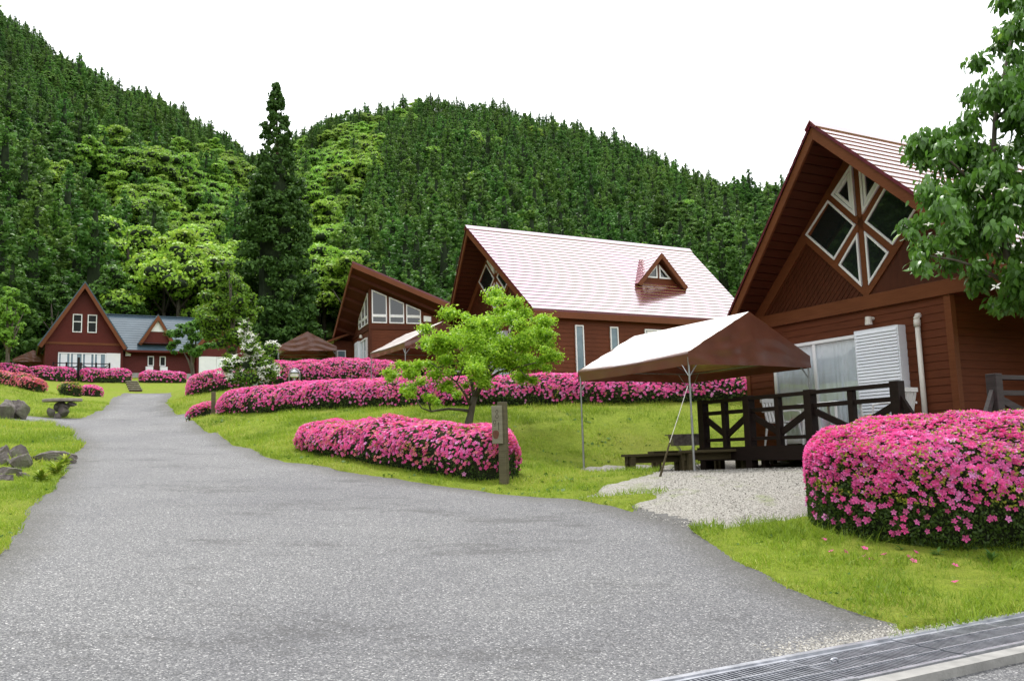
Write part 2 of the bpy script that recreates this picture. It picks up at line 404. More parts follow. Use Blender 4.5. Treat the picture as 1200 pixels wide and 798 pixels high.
def tentmat(name, c1, c2, rough, ior):
    m, nt, b = new_mat(name)
    nt.links.new(ramp(nt, noise(nt, 3, 4), [(.3, c1), (.7, c2)]), b.inputs['Base Color'])
    setp(b, rough=.5, coat=1.0, coatr=rough, coatior=ior)
    bump(nt, b, noise(nt, 2.6, 3, .5, objvec(nt, (1, 1, 1.5)), .6), .2, .04)
    tr = nt.nodes.new('ShaderNodeBsdfTranslucent'); tr.inputs[0].default_value = c4(c2)
    mixs = nt.nodes.new('ShaderNodeMixShader'); mixs.inputs[0].default_value = .12
    out = nt.nodes['Material Output']
    nt.links.new(b.outputs[0], mixs.inputs[1]); nt.links.new(tr.outputs[0], mixs.inputs[2])
    # vinyl: reflection climbs steeply towards grazing angles
    lw_ = nt.nodes.new('ShaderNodeLayerWeight'); lw_.inputs[0].default_value = .5
    fr_ = ramp(nt, lw_.outputs['Facing'], [(.3, (0, 0, 0)), (.62, (.12, .12, .12)), (.85, (.75, .75, .75)), (1, (.95, .95, .95))])
    gl = nt.nodes.new('ShaderNodeBsdfGlossy'); gl.inputs['Roughness'].default_value = .3; gl.inputs['Color'].default_value = (.86, .81, .77, 1)
    m2 = nt.nodes.new('ShaderNodeMixShader'); nt.links.new(fr_, m2.inputs[0]); nt.links.new(mixs.outputs[0], m2.inputs[1]); nt.links.new(gl.outputs[0], m2.inputs[2])
    nt.links.new(m2.outputs[0], out.inputs[0])
    return m
M['tent'] = tentmat('brown vinyl canvas', (.11, .03, .015), (.155, .044, .021), .22, 1.45)

# ground materials
m, nt, b = new_mat('grass ground')
n1 = noise(nt, .55, 5, .6); n2 = noise(nt, 7, 6, .7); n3 = noise(nt, 60, 3, .7)
c = ramp(nt, n2, [(.3, (.13, .185, .016)), (.5, (.21, .28, .024)), (.7, (.27, .33, .036))])
c = mixc(nt, ramp(nt, n1, [(.42, (0, 0, 0)), (.62, (.5, .5, .5))]), c, (.25, .25, .05))
c = mixc(nt, ramp(nt, noise(nt, 2.4, 6, .7), [(.62, (0, 0, 0)), (.74, (.7, .7, .7))]), c, (.16, .12, .055))
c = mixc(nt, ramp(nt, n3, [(.35, (.6, .6, .6)), (.6, (0, 0, 0))]), c, (.06, .085, .012))
nt.links.new(c, b.inputs['Base Color']); setp(b, rough=.95, spec=.1); bump(nt, b, n3, .9, .03); M['ground'] = m
m, nt, b = new_mat('forest floor')
nt.links.new(ramp(nt, noise(nt, .3, 4), [(.3, (.018, .03, .008)), (.7, (.04, .06, .014))]), b.inputs['Base Color']); setp(b, rough=1, spec=0); M['forestfloor'] = m

m, nt, b = new_mat('worn asphalt')
v1 = nt.nodes.new('ShaderNodeTexVoronoi'); v1.inputs['Scale'].default_value = 95
vv = objvec(nt); nt.links.new(vv, v1.inputs['Vector'])
sep = nt.nodes.new('ShaderNodeSeparateColor'); nt.links.new(v1.outputs['Color'], sep.inputs[0])
agg = ramp(nt, sep.outputs[0], [(0, (.05, .05, .053)), (.45, (.115, .115, .12)), (.8, (.165, .164, .165)), (.94, (.26, .257, .25)), (1, (.46, .45, .44))])
fine = ramp(nt, noise(nt, 160, 2, .6), [(.3, (.6, .6, .6)), (.7, (1.3, 1.3, 1.3))])
c = mixc(nt, 1.0, agg, fine, 'MULTIPLY')
big = ramp(nt, noise(nt, .35, 5, .6), [(.3, (.8, .8, .83)), (.7, (1.2, 1.2, 1.18))])
c = mixc(nt, 1.0, c, big, 'MULTIPLY')
ad = nt.nodes.new('ShaderNodeMath'); ad.operation = 'MULTIPLY_ADD'; ad.inputs[1].default_value = .45
nt.links.new(noise(nt, 30, 4, .7), ad.inputs[0]); nt.links.new(noise(nt, .75, 6, .72, objvec(nt, (.7, 1.4, 1))), ad.inputs[2])
streak = ramp(nt, ad.outputs[0], [(.79, (0, 0, 0)), (.87, (.55, .55, .55))])
c = mixc(nt, streak, c, (.04, .039, .039))
eg = nt.nodes.new('ShaderNodeAttribute'); eg.attribute_name = 'facetone'; em = nt.nodes.new('ShaderNodeMath'); em.operation = 'MULTIPLY_ADD'; em.inputs[1].default_value = .5
nt.links.new(noise(nt, 3.5, 5, .7), em.inputs[0]); nt.links.new(eg.outputs['Fac'], em.inputs[2])
c = mixc(nt, ramp(nt, em.outputs[0], [(.3, (.6, .6, .6)), (.85, (0, 0, 0))]), c, (.06, .056, .045))
ck = nt.nodes.new('ShaderNodeTexVoronoi'); ck.feature = 'DISTANCE_TO_EDGE'; ck.inputs['Scale'].default_value = .33
wv = nt.nodes.new('ShaderNodeMix'); wv.data_type = 'RGBA'; wv.inputs[0].default_value = .12
nt.links.new(objvec(nt), wv.inputs[6]); nn_ = nt.nodes.new('ShaderNodeTexNoise'); nn_.inputs['Scale'].default_value = 1.7; nn_.inputs['Detail'].default_value = 6; nt.links.new(objvec(nt), nn_.inputs['Vector']); nt.links.new(nn_.outputs['Color'], wv.inputs[7])
nt.links.new(wv.outputs[2], ck.inputs['Vector'])
c = mixc(nt, ramp(nt, ck.outputs['Distance'], [(.0, (.12, .12, .12)), (.003, (0, 0, 0))]), c, (.03, .03, .03))
nt.links.new(c, b.inputs['Base Color']); setp(b, rough=.75, spec=.4)
bump(nt, b, v1.outputs['Distance'], .55, .008); M['asphalt'] = m
m, nt, b = new_mat('pale gravel')
v1 = nt.nodes.new('ShaderNodeTexVoronoi'); v1.inputs['Scale'].default_value = 70
nt.links.new(objvec(nt), v1.inputs['Vector'])
sep = nt.nodes.new('ShaderNodeSeparateColor'); nt.links.new(v1.outputs['Color'], sep.inputs[0])
c = ramp(nt, sep.outputs[0], [(0, (.14, .13, .11)), (.4, (.25, .235, .205)), (1, (.42, .4, .36))])
c = mixc(nt, ramp(nt, noise(nt, 1.3, 5, .65), [(.58, (0, 0, 0)), (.72, (.8, .8, .8))]), c, (.15, .19, .04))
nt.links.new(c, b.inputs['Base Color']); setp(b, rough=.9); bump(nt, b, v1.outputs['Distance'], .8, .012); M['gravel'] = m
m, nt, b = new_mat('pale concrete band')
nt.links.new(ramp(nt, noise(nt, 3, 5), [(.3, (.17, .17, .175)), (.7, (.26, .26, .26))]), b.inputs['Base Color']); setp(b, rough=.9); M['band'] = m
m, nt, b = new_mat('rock')
c = ramp(nt, noise(nt, 3, 6, .65), [(.3, (.06, .05, .048)), (.5, (.13, .11, .1)), (.72, (.3, .27, .25))])
c = mixc(nt, ramp(nt, noise(nt, 1.6, 4), [(.5, (0, 0, 0)), (.62, (.6, .6, .6))]), c, (.07, .085, .03))
nt.links.new(c, b.inputs['Base Color']); setp(b, rough=.9); bump(nt, b, noise(nt, 9, 6, .7), .8, .05); M['rock'] = m
M['slab'] = noisy('pale stone slab', (.2, .17, .14), (.36, .32, .28), 5, .9, .4, 30)
# foliage
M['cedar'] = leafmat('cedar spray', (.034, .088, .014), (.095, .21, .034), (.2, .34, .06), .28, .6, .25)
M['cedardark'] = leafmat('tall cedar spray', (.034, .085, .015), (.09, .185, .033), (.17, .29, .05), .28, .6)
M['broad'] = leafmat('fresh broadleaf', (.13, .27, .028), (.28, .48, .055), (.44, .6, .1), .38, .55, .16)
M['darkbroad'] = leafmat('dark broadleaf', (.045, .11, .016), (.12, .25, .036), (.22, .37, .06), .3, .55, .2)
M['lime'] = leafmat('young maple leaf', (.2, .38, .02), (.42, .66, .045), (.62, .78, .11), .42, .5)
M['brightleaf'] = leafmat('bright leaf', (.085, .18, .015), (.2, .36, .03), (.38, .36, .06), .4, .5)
M['dogleaf'] = leafmat('glossy dogwood leaf', (.06, .15, .018), (.125, .28, .035), (.26, .42, .06), .35, .35, spec=.45)
M['blossom'] = leafmat('white bract', (.72, .72, .62), (.85, .85, .8), (.8, .6, .55), .3, .6)
M['hedgeleaf'] = leafmat('azalea leaf', (.035, .07, .012), (.09, .16, .022), (.26, .32, .04), .3, .45)
M['shoot'] = leafmat('yellow green shoot', (.2, .24, .02), (.4, .42, .05), (.5, .38, .08), .35, .5)
M['azalea'] = leafmat('azalea petal', (.86, .07, .3), (.94, .2, .56), (.97, .48, .88), .38, .5)
M['azalea2'] = leafmat('faded azalea petal', (.7, .14, .18), (.8, .25, .28), (.85, .38, .36), .3, .5)
M['blade'] = leafmat('grass blade', (.16, .25, .02), (.3, .42, .035), (.45, .46, .09), .35, .6)
M['clover'] = leafmat('clover leaf', (.05, .13, .02), (.1, .2, .03), None, .3, .6)
M['bark'] = noisy('grey bark', (.05, .04, .03), (.14, .12, .09), 6, .9, .6, 18, (1, 1, .3))
M['barkred'] = noisy('cedar bark', (.045, .025, .016), (.1, .06, .04), 6, .9, .6, 14, (1, 1, .2))
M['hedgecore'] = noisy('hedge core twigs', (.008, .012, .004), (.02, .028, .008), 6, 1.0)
M['treecore'] = noisy('inner crown', (.009, .018, .005), (.018, .032, .008), 2, 1.0)  # near-black fill, coloured as the shaded gaps inside crowns
# ------------------------------------------------------------------ ground, road, gravel
def sdpoly(px, py, poly):
    px = np.asarray(px, float); py = np.asarray(py, float)
    d = np.full(px.shape, 1e9); ins = np.zeros(px.shape, bool); n = len(poly)
    for i in range(n):
        ax, ay = poly[i]; bx, by = poly[(i + 1) % n]
        ex, ey = bx - ax, by - ay; wx, wy = px - ax, py - ay
        t = np.clip((wx * ex + wy * ey) / (ex * ex + ey * ey + 1e-12), 0, 1)
        d = np.minimum(d, (wx - ex * t) ** 2 + (wy - ey * t) ** 2)
        c = (ay > py) != (by > py)
        with np.errstate(divide='ignore', invalid='ignore'):
            ins ^= c & (px < (bx - ax) * (py - ay) / (by - ay + 1e-12) + ax)
    d = np.sqrt(d); return np.where(ins, -d, d)
def wob(u, v):
    return .035 * np.sin(u * 2.1 + 2 * np.sin(v * 1.3)) + .022 * np.sin(v * 5.7 + 1.5 * np.sin(u * 4.1 + 1)) + .012 * np.sin(v * 19 + u * 13)
ROADP = [(-14, -16), (14, -16), (14, 3.62), (6.2, 3.62), (5.2, 4.3), (5.62, 4.62), (5.7, 5.4), (6.3, 7.1), (6.85, 8.3), (6.95, 9.6), (6.9, 10.7), (6.3, 12.7), (5.05, 15.3), (4.5, 19), (4.6, 26.5),
         (4.7, 30.5), (6.6, 31.4), (6.6, 33.2), (5.0, 34.2), (5.2, 38), (5.9, 43), (6.8, 50), (8.0, 57), (9.3, 65.2), (6.2, 65.6), (5.2, 60), (4.25, 51.5), (3.2, 42), (2.4, 36.6),
         (1.9, 34.9), (-3, 34.6), (-9, 35.0), (-9, 32.6), (-3, 32.4), (.9, 31.9), (1.25, 29), (1.34, 23.4), (.45, 14.7), (0.1, 12), (-.15, 9.7), (-.7, 6.5), (-1.5, 4.5), (-3, 3.4), (-14, 3.4)]
GRAVP = [(6.6, 8.3), (7.2, 7.95), (8.3, 8.0), (9.5, 8.3), (12, 8.6), (13.1, 8.8), (13.1, 13.9), (11.9, 14.9), (10.6, 15.3), (9.9, 15.2), (9.2, 14.5), (9.3, 13.6), (9.9, 12.6), (9.0, 11.9), (7.7, 11.4), (7.1, 10.9), (8.0, 10.2), (7.2, 9.7), (6.7, 9.2)]
ang = np.concatenate([np.arange(-180, -40, 2.5), np.arange(-40, 36, .2), np.arange(36, 180.1, 2.5)])
rad = 1.2 * np.exp(np.arange(0, 470) * .0128); rad = np.concatenate([[.01], rad[rad < 480]])
AA, RR = np.meshgrid(np.radians(ang), rad)
gx = RR * np.sin(AA); gy = RR * np.cos(AA); gu, gv = uv(gx, gy)
gz = Z(gx, gy)
near = RR < 85
sr = np.where(near, sdpoly(gu, gv, ROADP), 9) + wob(gu, gv) * np.where(gv < 3, 0, 1)
sg = np.where(near, sdpoly(gu, gv, GRAVP), 9) + wob(gu * 1.3, gv * 1.3) * 2.2
GRB = sdpoly(gu, gv, [(2.5, 3.60), (10, 3.60), (10, 4.40), (2.5, 4.40)]); GRI = sdpoly(gu, gv, [(2.55, 3.72), (9.95, 3.72), (9.95, 4.32), (2.55, 4.32)])      # trench of the drain grating
msk = np.minimum(sr, sg)
def sstep(a, b, x): t = np.clip((x - a) / (b - a), 0, 1); return t * t * (3 - 2 * t)
lift = -.07 + .10 * sstep(-.12, .1, msk)
micro = .018 * np.sin(gu * 9 + 2 * np.sin(gv * 6)) * np.sin(gv * 8.3 + gu) * sstep(0, .3, msk)
zg = gz + np.where(near, lift + micro, .03) - .35 * (GRB < .02)
na, nr = len(ang), len(rad)
idx = np.arange(nr * na).reshape(nr, na)
F = np.stack([idx[:-1, :-1], idx[1:, :-1], idx[1:, 1:], idx[:-1, 1:]], -1).reshape(-1, 4)
fr = RR[:-1, :-1].ravel()
def sub(V, F):
    used = np.unique(F); mp = np.full(V.shape[0], -1); mp[used] = np.arange(len(used)); return V[used], mp[F]
V = np.stack([gx, gy, zg], -1).reshape(-1, 3)
v, f = sub(V, F[fr < 88]); o = link(bpy.data.objects.new('ground', mesh_np('ground', v, f[:, ::-1], M['ground'], smooth=True))); tag(o, kind='structure')
v, f = sub(V, F[fr >= 88]); o = link(bpy.data.objects.new('hills', mesh_np('hills', v, f[:, ::-1], M['forestfloor'], smooth=True))); tag(o, kind='structure')
def facemin(a): return np.minimum.reduce([a.ravel()[F[:, i]] for i in range(4)])
def facemax(a): return np.maximum.reduce([a.ravel()[F[:, i]] for i in range(4)])
Vr = np.stack([gx, gy, gz], -1).reshape(-1, 3)
Vr[:, 2] += (.012 * np.sin(Vr[:, 0] * 1.1) * np.sin(Vr[:, 1] * .9 + 1))
fsel = (facemin(sr) < .18) & (facemax(GRI) > -.0) & (fr < 85)
v, f = sub(Vr, F[fsel]); o = link(bpy.data.objects.new('road', mesh_np('road', v, f[:, ::-1], M['asphalt'], np.clip(-facemax(sr)[fsel] / .8, 0, 1), smooth=True))); tag(o, kind='structure')
Vg = Vr.copy(); Vg[:, 2] -= .006
fsel = (facemin(sg) < .2) & (facemax(sr) > -.15) & (fr < 60)
v, f = sub(Vg, F[fsel]); o = link(bpy.data.objects.new('gravel_yard', mesh_np('gravel_yard', v, f[:, ::-1], M['gravel'], smooth=True))); tag(o, kind='structure')
# pale concrete band across the road at the junction
def strip(name, pts, w, mat, dz=.012, n=2):
    mb = MB(); P = []
    for (a, b_) in zip(pts[:-1], pts[1:]):
        for t in np.linspace(0, 1, 14)[:-1]: P.append((a[0] + (b_[0] - a[0]) * t, a[1] + (b_[1] - a[1]) * t))
    P.append(pts[-1]); L = []
    for i, p in enumerate(P):
        q = P[min(i + 1, len(P) - 1)]; r = P[max(0, i - 1)]; d = np.array(q) - np.array(r); d = d / np.linalg.norm(d); nn = np.array([-d[1], d[0]])
        ww = w * (1 + .15 * sin(i * 1.7)) / 2
        L.append([G(*(np.array(p) + nn * ww * s), dz) for s in (-1, 0, 1)])
    for a, b_ in zip(L[:-1], L[1:]):
        for k in range(2): mb.quad(a[k], b_[k], b_[k + 1], a[k + 1])
    return tag(mb.build(name, mat), kind='structure')

# drain grating: three panels of steel bars in a frame, concrete edging
root = thing('drain_grating', 'long galvanised steel drain grating crossing the asphalt in the near corner', 'drain grating', (0, 0, 0))
def P3(u, v, z): x, y = xy(u, v); return (float(x), float(y), z)
ZG = .158
mb = MB()
def ubox(mb, u0, u1, v0, v1, z0, z1, m=0):
    vs = [P3(u, v, z) for z in (z0, z1) for (u, v) in ((u0, v0), (u1, v0), (u1, v1), (u0, v1))]
    mb.add(vs, [(0, 3, 2, 1), (4, 5, 6, 7), (0, 1, 5, 4), (1, 2, 6, 5), (2, 3, 7, 6), (3, 0, 4, 7)], m)
V0, V1 = 3.74, 4.30
ubox(mb, 2.5, 10, V0 - .02, V1 + .02, -.3, -.22, 0); ubox(mb, 2.5, 10, V0 - .1, V0 - .02, -.3, ZG - .03, 0); ubox(mb, 2.5, 10, V1 + .02, V1 + .1, -.3, ZG - .03, 0)
mb.build('drain_channel', M['darkhole'], root)
PAN = [(2.5, 3.28), (3.285, 4.27), (4.275, 5.26), (5.265, 6.25), (6.255, 7.24), (7.245, 8.23), (8.235, 9.22), (9.225, 10.0)]
fl = 1
for k, (a, b_) in enumerate(PAN):
    dz = (.006 if k % 2 else 0)
    mb = MB()
    ubox(mb, a, b_, V0, V0 + .035, ZG - .05, ZG + dz + .004); ubox(mb, a, b_, V1 - .035, V1, ZG - .05, ZG + dz + .004)
    for vv_ in (V0 + .19, V0 + .37): ubox(mb, a, b_, vv_ - .008, vv_ + .008, ZG - .02, ZG + dz + .006)
    n = int((b_ - a) / .033)
    for i in range(n):
        uu = a + (i + .5) * (b_ - a) / n
        ubox(mb, uu - .0045, uu + .0045, V0 + .035, V1 - .035, ZG - .045, ZG + dz)
    mb.build('grating_panel', M['gratesteel'], root)
mb = MB(); c_ = P3(4.42, V0 + .3, ZG + .012)
mb.tube([(c_[0] + .035 * cos(t) * cos(YAW), c_[1] + .035 * cos(t) * sin(YAW), c_[2] + .03 * abs(sin(t)) + .0) for t in np.linspace(0, pi, 9)], .008, 6)
mb.build('lifting_ring', M['gratesteel'], root)
mb = MB(); ubox(mb, 2.5, 10, V0 - .14, V0 - .022, -.2, ZG - .001); ubox(mb, 2.5, 10, V1 + .052, V1 + .1, -.2, ZG + .002)
mb.build('concrete_edging', M['concrete'], root)
mb = MB()   # steel angle lip on the grass side
ubox(mb, 2.5, 10, V1 + .001, V1 + .05, ZG - .02, ZG + .02); mb.build('steel_lip', M['gratesteel'], root)
# spilled pale gravel beside the grating and loose stones on the gravel yard: too many to count
def pebbles(name, n, sampler, smin, smax, mat):
    pts = sampler(n); ico = np.array([(0, 0, 1), (.9, 0, .3), (.28, .85, .3), (-.72, .53, .3), (-.72, -.53, .3), (.28, -.85, .3)]); tf = [(0, 1, 2), (0, 2, 3), (0, 3, 4), (0, 4, 5), (0, 5, 1)]
    k = len(pts); x, y = xy(pts[:, 0], pts[:, 1]); s = rng.uniform(smin, smax, k)
    pos = np.stack([x, y, Z(x, y) - s * .2], -1)
    Rm = basis(norm(np.stack([rng.normal(0, .35, k), rng.normal(0, .35, k), np.ones(k)], -1)), rng.uniform(0, 6.28, k))
    v, f, r = scatter(ico, tf, pos, Rm, s, rng.random(k))
    o = link(bpy.data.objects.new(name, mesh_np(name, v, f, mat, r))); tag(o, kind='stuff'); return o
m, nt, b = new_mat('loose stone'); at = nt.nodes.new('ShaderNodeAttribute'); at.attribute_name = 'facetone'
nt.links.new(ramp(nt, at.outputs['Fac'], [(0, (.14, .13, .115)), (.6, (.28, .265, .235)), (1, (.45, .43, .39))]), b.inputs['Base Color']); setp(b, rough=.9); M['pebble'] = m
def samp(n):
    a = np.stack([4.3 + 2.3 * rng.beta(1.6, 2, n), 4.37 + np.abs(rng.normal(0, .13, n))], -1); return a
o = pebbles('spilled_gravel', 2600, samp, .006, .014, M['pebble']); tag(o, 'strip of pale loose gravel spilled along the grass side of the grating', 'gravel')
def samp2(n):
    a = np.stack([rng.uniform(6.8, 12.8, n), rng.uniform(7.8, 15.5, n)], -1); return a[(sdpoly(a[:, 0], a[:, 1], GRAVP) < -.05)]
o = pebbles('loose_gravel', 16000, samp2, .005, .013, M['pebble']); tag(o, 'pale loose stones scattered over the gravel yard before the near cabin', 'gravel')

# ------------------------------------------------------------------ grass blades
def blades(n, box_, dens_fn, smin, smax, name, label, mat, lean=.35, wid=.05, tv=None, tf=None):
    u = rng.uniform(box_[0], box_[1], n); v = rng.uniform(box_[2], box_[3], n)
    ms = np.minimum(sdpoly(u, v, ROADP) + wob(u, v), sdpoly(u, v, GRAVP) + wob(u * 1.3, v * 1.3) * 2.2)
    x, y = xy(u, v)
    w = (x * rt0[0] + y * fw[1] > 1); px, py, dd = proj(x, y, Z(x, y))
    ok = (ms > -.02) & w & (px > -60) & (px < 1260) & (rng.random(n) < dens_fn(u, v, dd))
    u, v, x, y = u[ok], v[ok], x[ok], y[ok]; k = len(u)
    tv = tv or [(-wid, 0, 0), (wid, 0, 0), (wid * .7, .12, .5), (-wid * .7, .12, .5), (0, .42, .95)]
    tf = tf or [(0, 1, 2, 3), (3, 2, 4, 4)]
    s = rng.uniform(smin, smax, k) * (1 + .5 * np.sin(u * 3 + 2 * np.sin(v * 2)) * np.sin(v * 3.3))
    Rm = basis(norm(np.stack([rng.normal(0, lean, k), rng.normal(0, lean, k), np.ones(k)], -1)), rng.uniform(0, 6.28, k))
    r = np.clip(.5 + .3 * np.sin(u * .9 + 3 * np.sin(v * .7)) + rng.normal(0, .22, k), 0, 1)
    V, F, R = scatter(tv, tf, np.stack([x, y, Z(x, y) + .015], -1), Rm, s, r)
    tri = F.copy(); o = link(bpy.data.objects.new(name, mesh_np(name, V, F, mat, R))); tag(o, label, 'grass', kind='stuff'); return o
def mesh_clean(o): o.data.validate(); return o
BT = [(-.06, 0, 0), (.06, 0, 0), (.035, .14, .55), (-.035, .14, .55), (.008, .45, .95), (-.008, .45, .95)]
BF = [(0, 1, 2, 3), (3, 2, 4, 5)]
blades(130000, (-.8, 13, 4.3, 9), lambda u, v, d: np.clip(1.35 - d / 16, .1, 1), .03, .085, 'grass', 'short lime green grass on the near lawn corner', M['blade'], .5, tv=BT, tf=BF)
blades(420000, (-3, 18, 8, 24), lambda u, v, d: np.clip(1.3 - d / 26, .15, 1), .04, .09, 'grass', 'mown lime green grass on the verges and the bank', M['blade'], .5, tv=BT, tf=BF)
blades(260000, (-4, 17, 18, 48), lambda u, v, d: np.clip(1.3 - d / 46, .15, 1), .07, .14, 'grass', 'bright grass on the upper banks and verges', M['blade'], .5, tv=BT, tf=BF)
blades(9000, (-3, 17, 8, 30), lambda u, v, d: np.where(np.sin(u * 1.9 + 2 * np.sin(v * 1.1)) * np.sin(v * 1.7 + u) > .35, 1, .06), .05, .10, 'clover_patches', 'darker clover and broad leaved weeds in patches on the bank', M['clover'], .9, tv=[(-.5, 0, .3), (0, -.4, .45), (.5, 0, .35), (0, .4, .4)], tf=[(0, 1, 2, 3)])
def hedge_edge(u, v, d):
    # long grass left unmown at the foot of the near hedge
    q = sdpoly(u, v, [(7.3, 7.6), (8.0, 6.75), (9.6, 5.5), (12, 3.9), (13, 5), (10.4, 7.7), (8.6, 8.9)]); return np.where(np.abs(q) < .22, .9, .0)
blades(26000, (6.8, 12.5, 4.4, 9.4), hedge_edge, .09, .2, 'long_grass', 'long unmown grass round the foot of the near pink hedge', M['blade'], .7, tv=[(a * .45, b, c) for a, b, c in BT], tf=BF)
blades(3500, (5.5, 12, 4.5, 9), lambda u, v, d: np.where(np.sin(u * 2.9 + 2 * np.sin(v * 2.1)) * np.sin(v * 2.7 + u) > .25, 1, .1), .02, .045, 'clover_patches', 'small dark clover leaves scattered through the near lawn corner', M['clover'], .7, tv=[(-.5, 0, .5), (0, -.4, .6), (.5, 0, .5), (0, .4, .6)], tf=[(0, 1, 2, 3)])
# ------------------------------------------------------------------ houses
def boards(mb, p0, p1, z0, z1, nrm, pitch=.135, lap=.012, m=0):
    """lap siding between two plan points: every board leans out at its lower edge"""
    p0 = np.array(p0, float); p1 = np.array(p1, float); n = np.array(nrm, float); z = z0
    k = max(1, int(round((z1 - z0) / pitch))); h = (z1 - z0) / k
    for i in range(k):
        a, b = z0 + i * h, z0 + (i + 1) * h
        A = (*(p0 + n * lap), a); B = (*(p1 + n * lap), a); C = (*(p1 + n * .001), b); D = (*(p0 + n * .001), b)
        mb.quad(A, B, C, D, m)
        mb.quad((*(p0), a), (*(p1), a), B, A, m)
def chevron(mb, zb, zt, half, x, pitch=.12, m=0, slope=1.0):
    """cladding boards of a gable running parallel to its rakes"""
    k = int((zt - zb) / pitch); h = (zt - zb) / k
    for s in (-1, 1):
        for i in range(k):
            a, b = zb + i * h, zb + (i + 1) * h
            A = (x - .010, 0, a + 0); B = (x, 0, b)
            ya, yb = min(half, (a - zb) / slope), min(half, (b - zb) / slope)
            mb.quad((x - .010, 0, a), (x - .010, s * ya, zb + 0), (x, s * yb, zb), (x, 0, b), m)
            mb.quad((x, 0, a), (x, s * ya, zb), (x - .010, s * ya, zb), (x - .010, 0, a), m)
def window(root, poly, axis, a, out, fwid=.055, name='window', pane=None, label=None, bars=(), depth=.05):
    """white frame proud of the wall with its pane; out = direction of the outside along axis"""
    mb = MB(); mb.ring(poly, fwid, axis, a, a + out * depth, 0)
    inn = inset(poly, fwid * .9)
    for (p, q, w) in bars:
        p = np.array(p); q = np.array(q); d = (q - p) / np.linalg.norm(q - p); n = np.array([-d[1], d[0]]) * w / 2
        mb.prism([tuple(p + n), tuple(q + n), tuple(q - n), tuple(p - n)], axis, a + out * .004, a + out * (depth - .004), 0)
    f = mb.build(name, M['white'], root, bevel=.004)
    if label: f['label'] = label
    MB().prism(inn, axis, a + out * .006, a + out * .02).build('pane', pane or M['pane'], f)
    return f
def curtain_mesh(y0, y1, z0, z1, x, amp=.02, n=None):
    mb = MB(); n = n or int((y1 - y0) / .018); prev = None
    for i in range(n + 1):
        y = y0 + (y1 - y0) * i / n; xx = x + amp * (sin(y * 52 + 2 * sin(y * 9)) * .6 + .4 * sin(y * 23))
        cur = ((xx, y, z0), (xx, y, z1))
        if prev: mb.quad(prev[0], cur[0], cur[1], prev[1])
        prev = cur
    return mb
def sliding_door(root, y0, y1, z0, z1, nleaf=2, x=0, depth=.09, axisY=True, curt=True):
    """white door along y in the plane x, outside towards -x"""
    mb = MB(); mb.ring([(y0, z0), (y1, z0), (y1, z1), (y0, z1)], .06, 0, x - depth, x - .001)
    w = (y1 - y0) / nleaf
    for i in range(1, nleaf): mb.box(x - depth + .01, x - .02, y0 + w * i - .035, y0 + w * i + .035, z0 + .06, z1 - .06)
    for i in range(nleaf):
        a, b = y0 + w * i + .04, y0 + w * (i + 1) - .04
        mb.box(x - depth + .02, x - .03, a, b, z0 + .06, z0 + .14)
    f = mb.build('sliding_door', M['white'], root, bevel=.004)
    o = MB().box(x - .012, x - .004, y0 + .06, y1 - .06, z0 + .06, z1 - .06).build('door_back', M['interior'], f)
    g = MB().quad(*[(x - depth + .035, a_, b_) for a_, b_ in ((y0 + .06, z0 + .06), (y1 - .06, z0 + .06), (y1 - .06, z1 - .06), (y0 + .06, z1 - .06))]).build('glass', M['clear'], f)
    if curt:
        c = curtain_mesh(y0 + .07, y1 - .07, z0 + .12, z1 - .07, x - .03, .012); o = c.build('curtain', M['curtain'], f); 
    return f
def shutter(root, y0, y1, z0, z1, x=0, depth=.2, pitch=.055):
    mb = MB(); mb.box(x - depth, x - .001, y0, y1, z0, z1)
    k = int((z1 - z0 - .06) / pitch); h = (z1 - z0 - .06) / k
    for i in range(k):
        a = z0 + .03 + i * h
        mb.add([(x - depth - .022, y0 + .03, a), (x - depth - .022, y1 - .03, a), (x - depth - .001, y1 - .03, a + h * .9), (x - depth - .001, y0 + .03, a + h * .9), (x - depth - .001, y0 + .03, a), (x - depth - .001, y1 - .03, a)],
               [(0, 1, 2, 3), (4, 5, 1, 0), (0, 3, 4), (1, 5, 2)])
    return mb.build('shutter_case', M['shutter'], root)
def railing(root, P, ztop, bigs, mids, mat, end_stay=None, name='deck_railing', braces=True):
    """P(t) -> plan point along the rail; posts at bigs / mids; V braces that meet at each middle post"""
    mb = MB(); t0, t1 = min(bigs + mids), max(bigs + mids)
    A, B = P(t0 - .06), P(t1 + .06)
    mb.bar((*A, ztop - .03), (*B, ztop - .03), .13, .06)
    mb.bar((*A, ztop - .24), (*B, ztop - .24), .05, .07); mb.bar((*A, .13), (*B, .13), .05, .06)
    r = mb.build(name, mat, root, bevel=.005)
    for t in bigs:
        p = P(t); MB().box(p[0] - .075, p[0] + .075, p[1] - .075, p[1] + .075, -.5, ztop + .02).build('post', mat, r, bevel=.006)
    for t in mids:
        p = P(t); MB().box(p[0] - .05, p[0] + .05, p[1] - .05, p[1] + .05, -.15, ztop - .061).build('post', mat, r, bevel=.006)
    if braces:
        allp = sorted(bigs + mids)
        for t in mids:
            i = allp.index(t)
            for q in ([allp[i - 1]] if i > 0 else []) + ([allp[i + 1]] if i < len(allp) - 1 else []):
                a, b = P(t), P(q); dx = 0
                MB().bar((a[0] + .012, a[1], .2), (b[0] + .012, b[1], ztop - .3), .045, .1).build('brace', mat, r)
    if end_stay:
        p = P(end_stay[0]); q = P(end_stay[1]); MB().bar((*p, ztop - .15), (*q, .0), .06, .08).build('brace', mat, r)
    return r

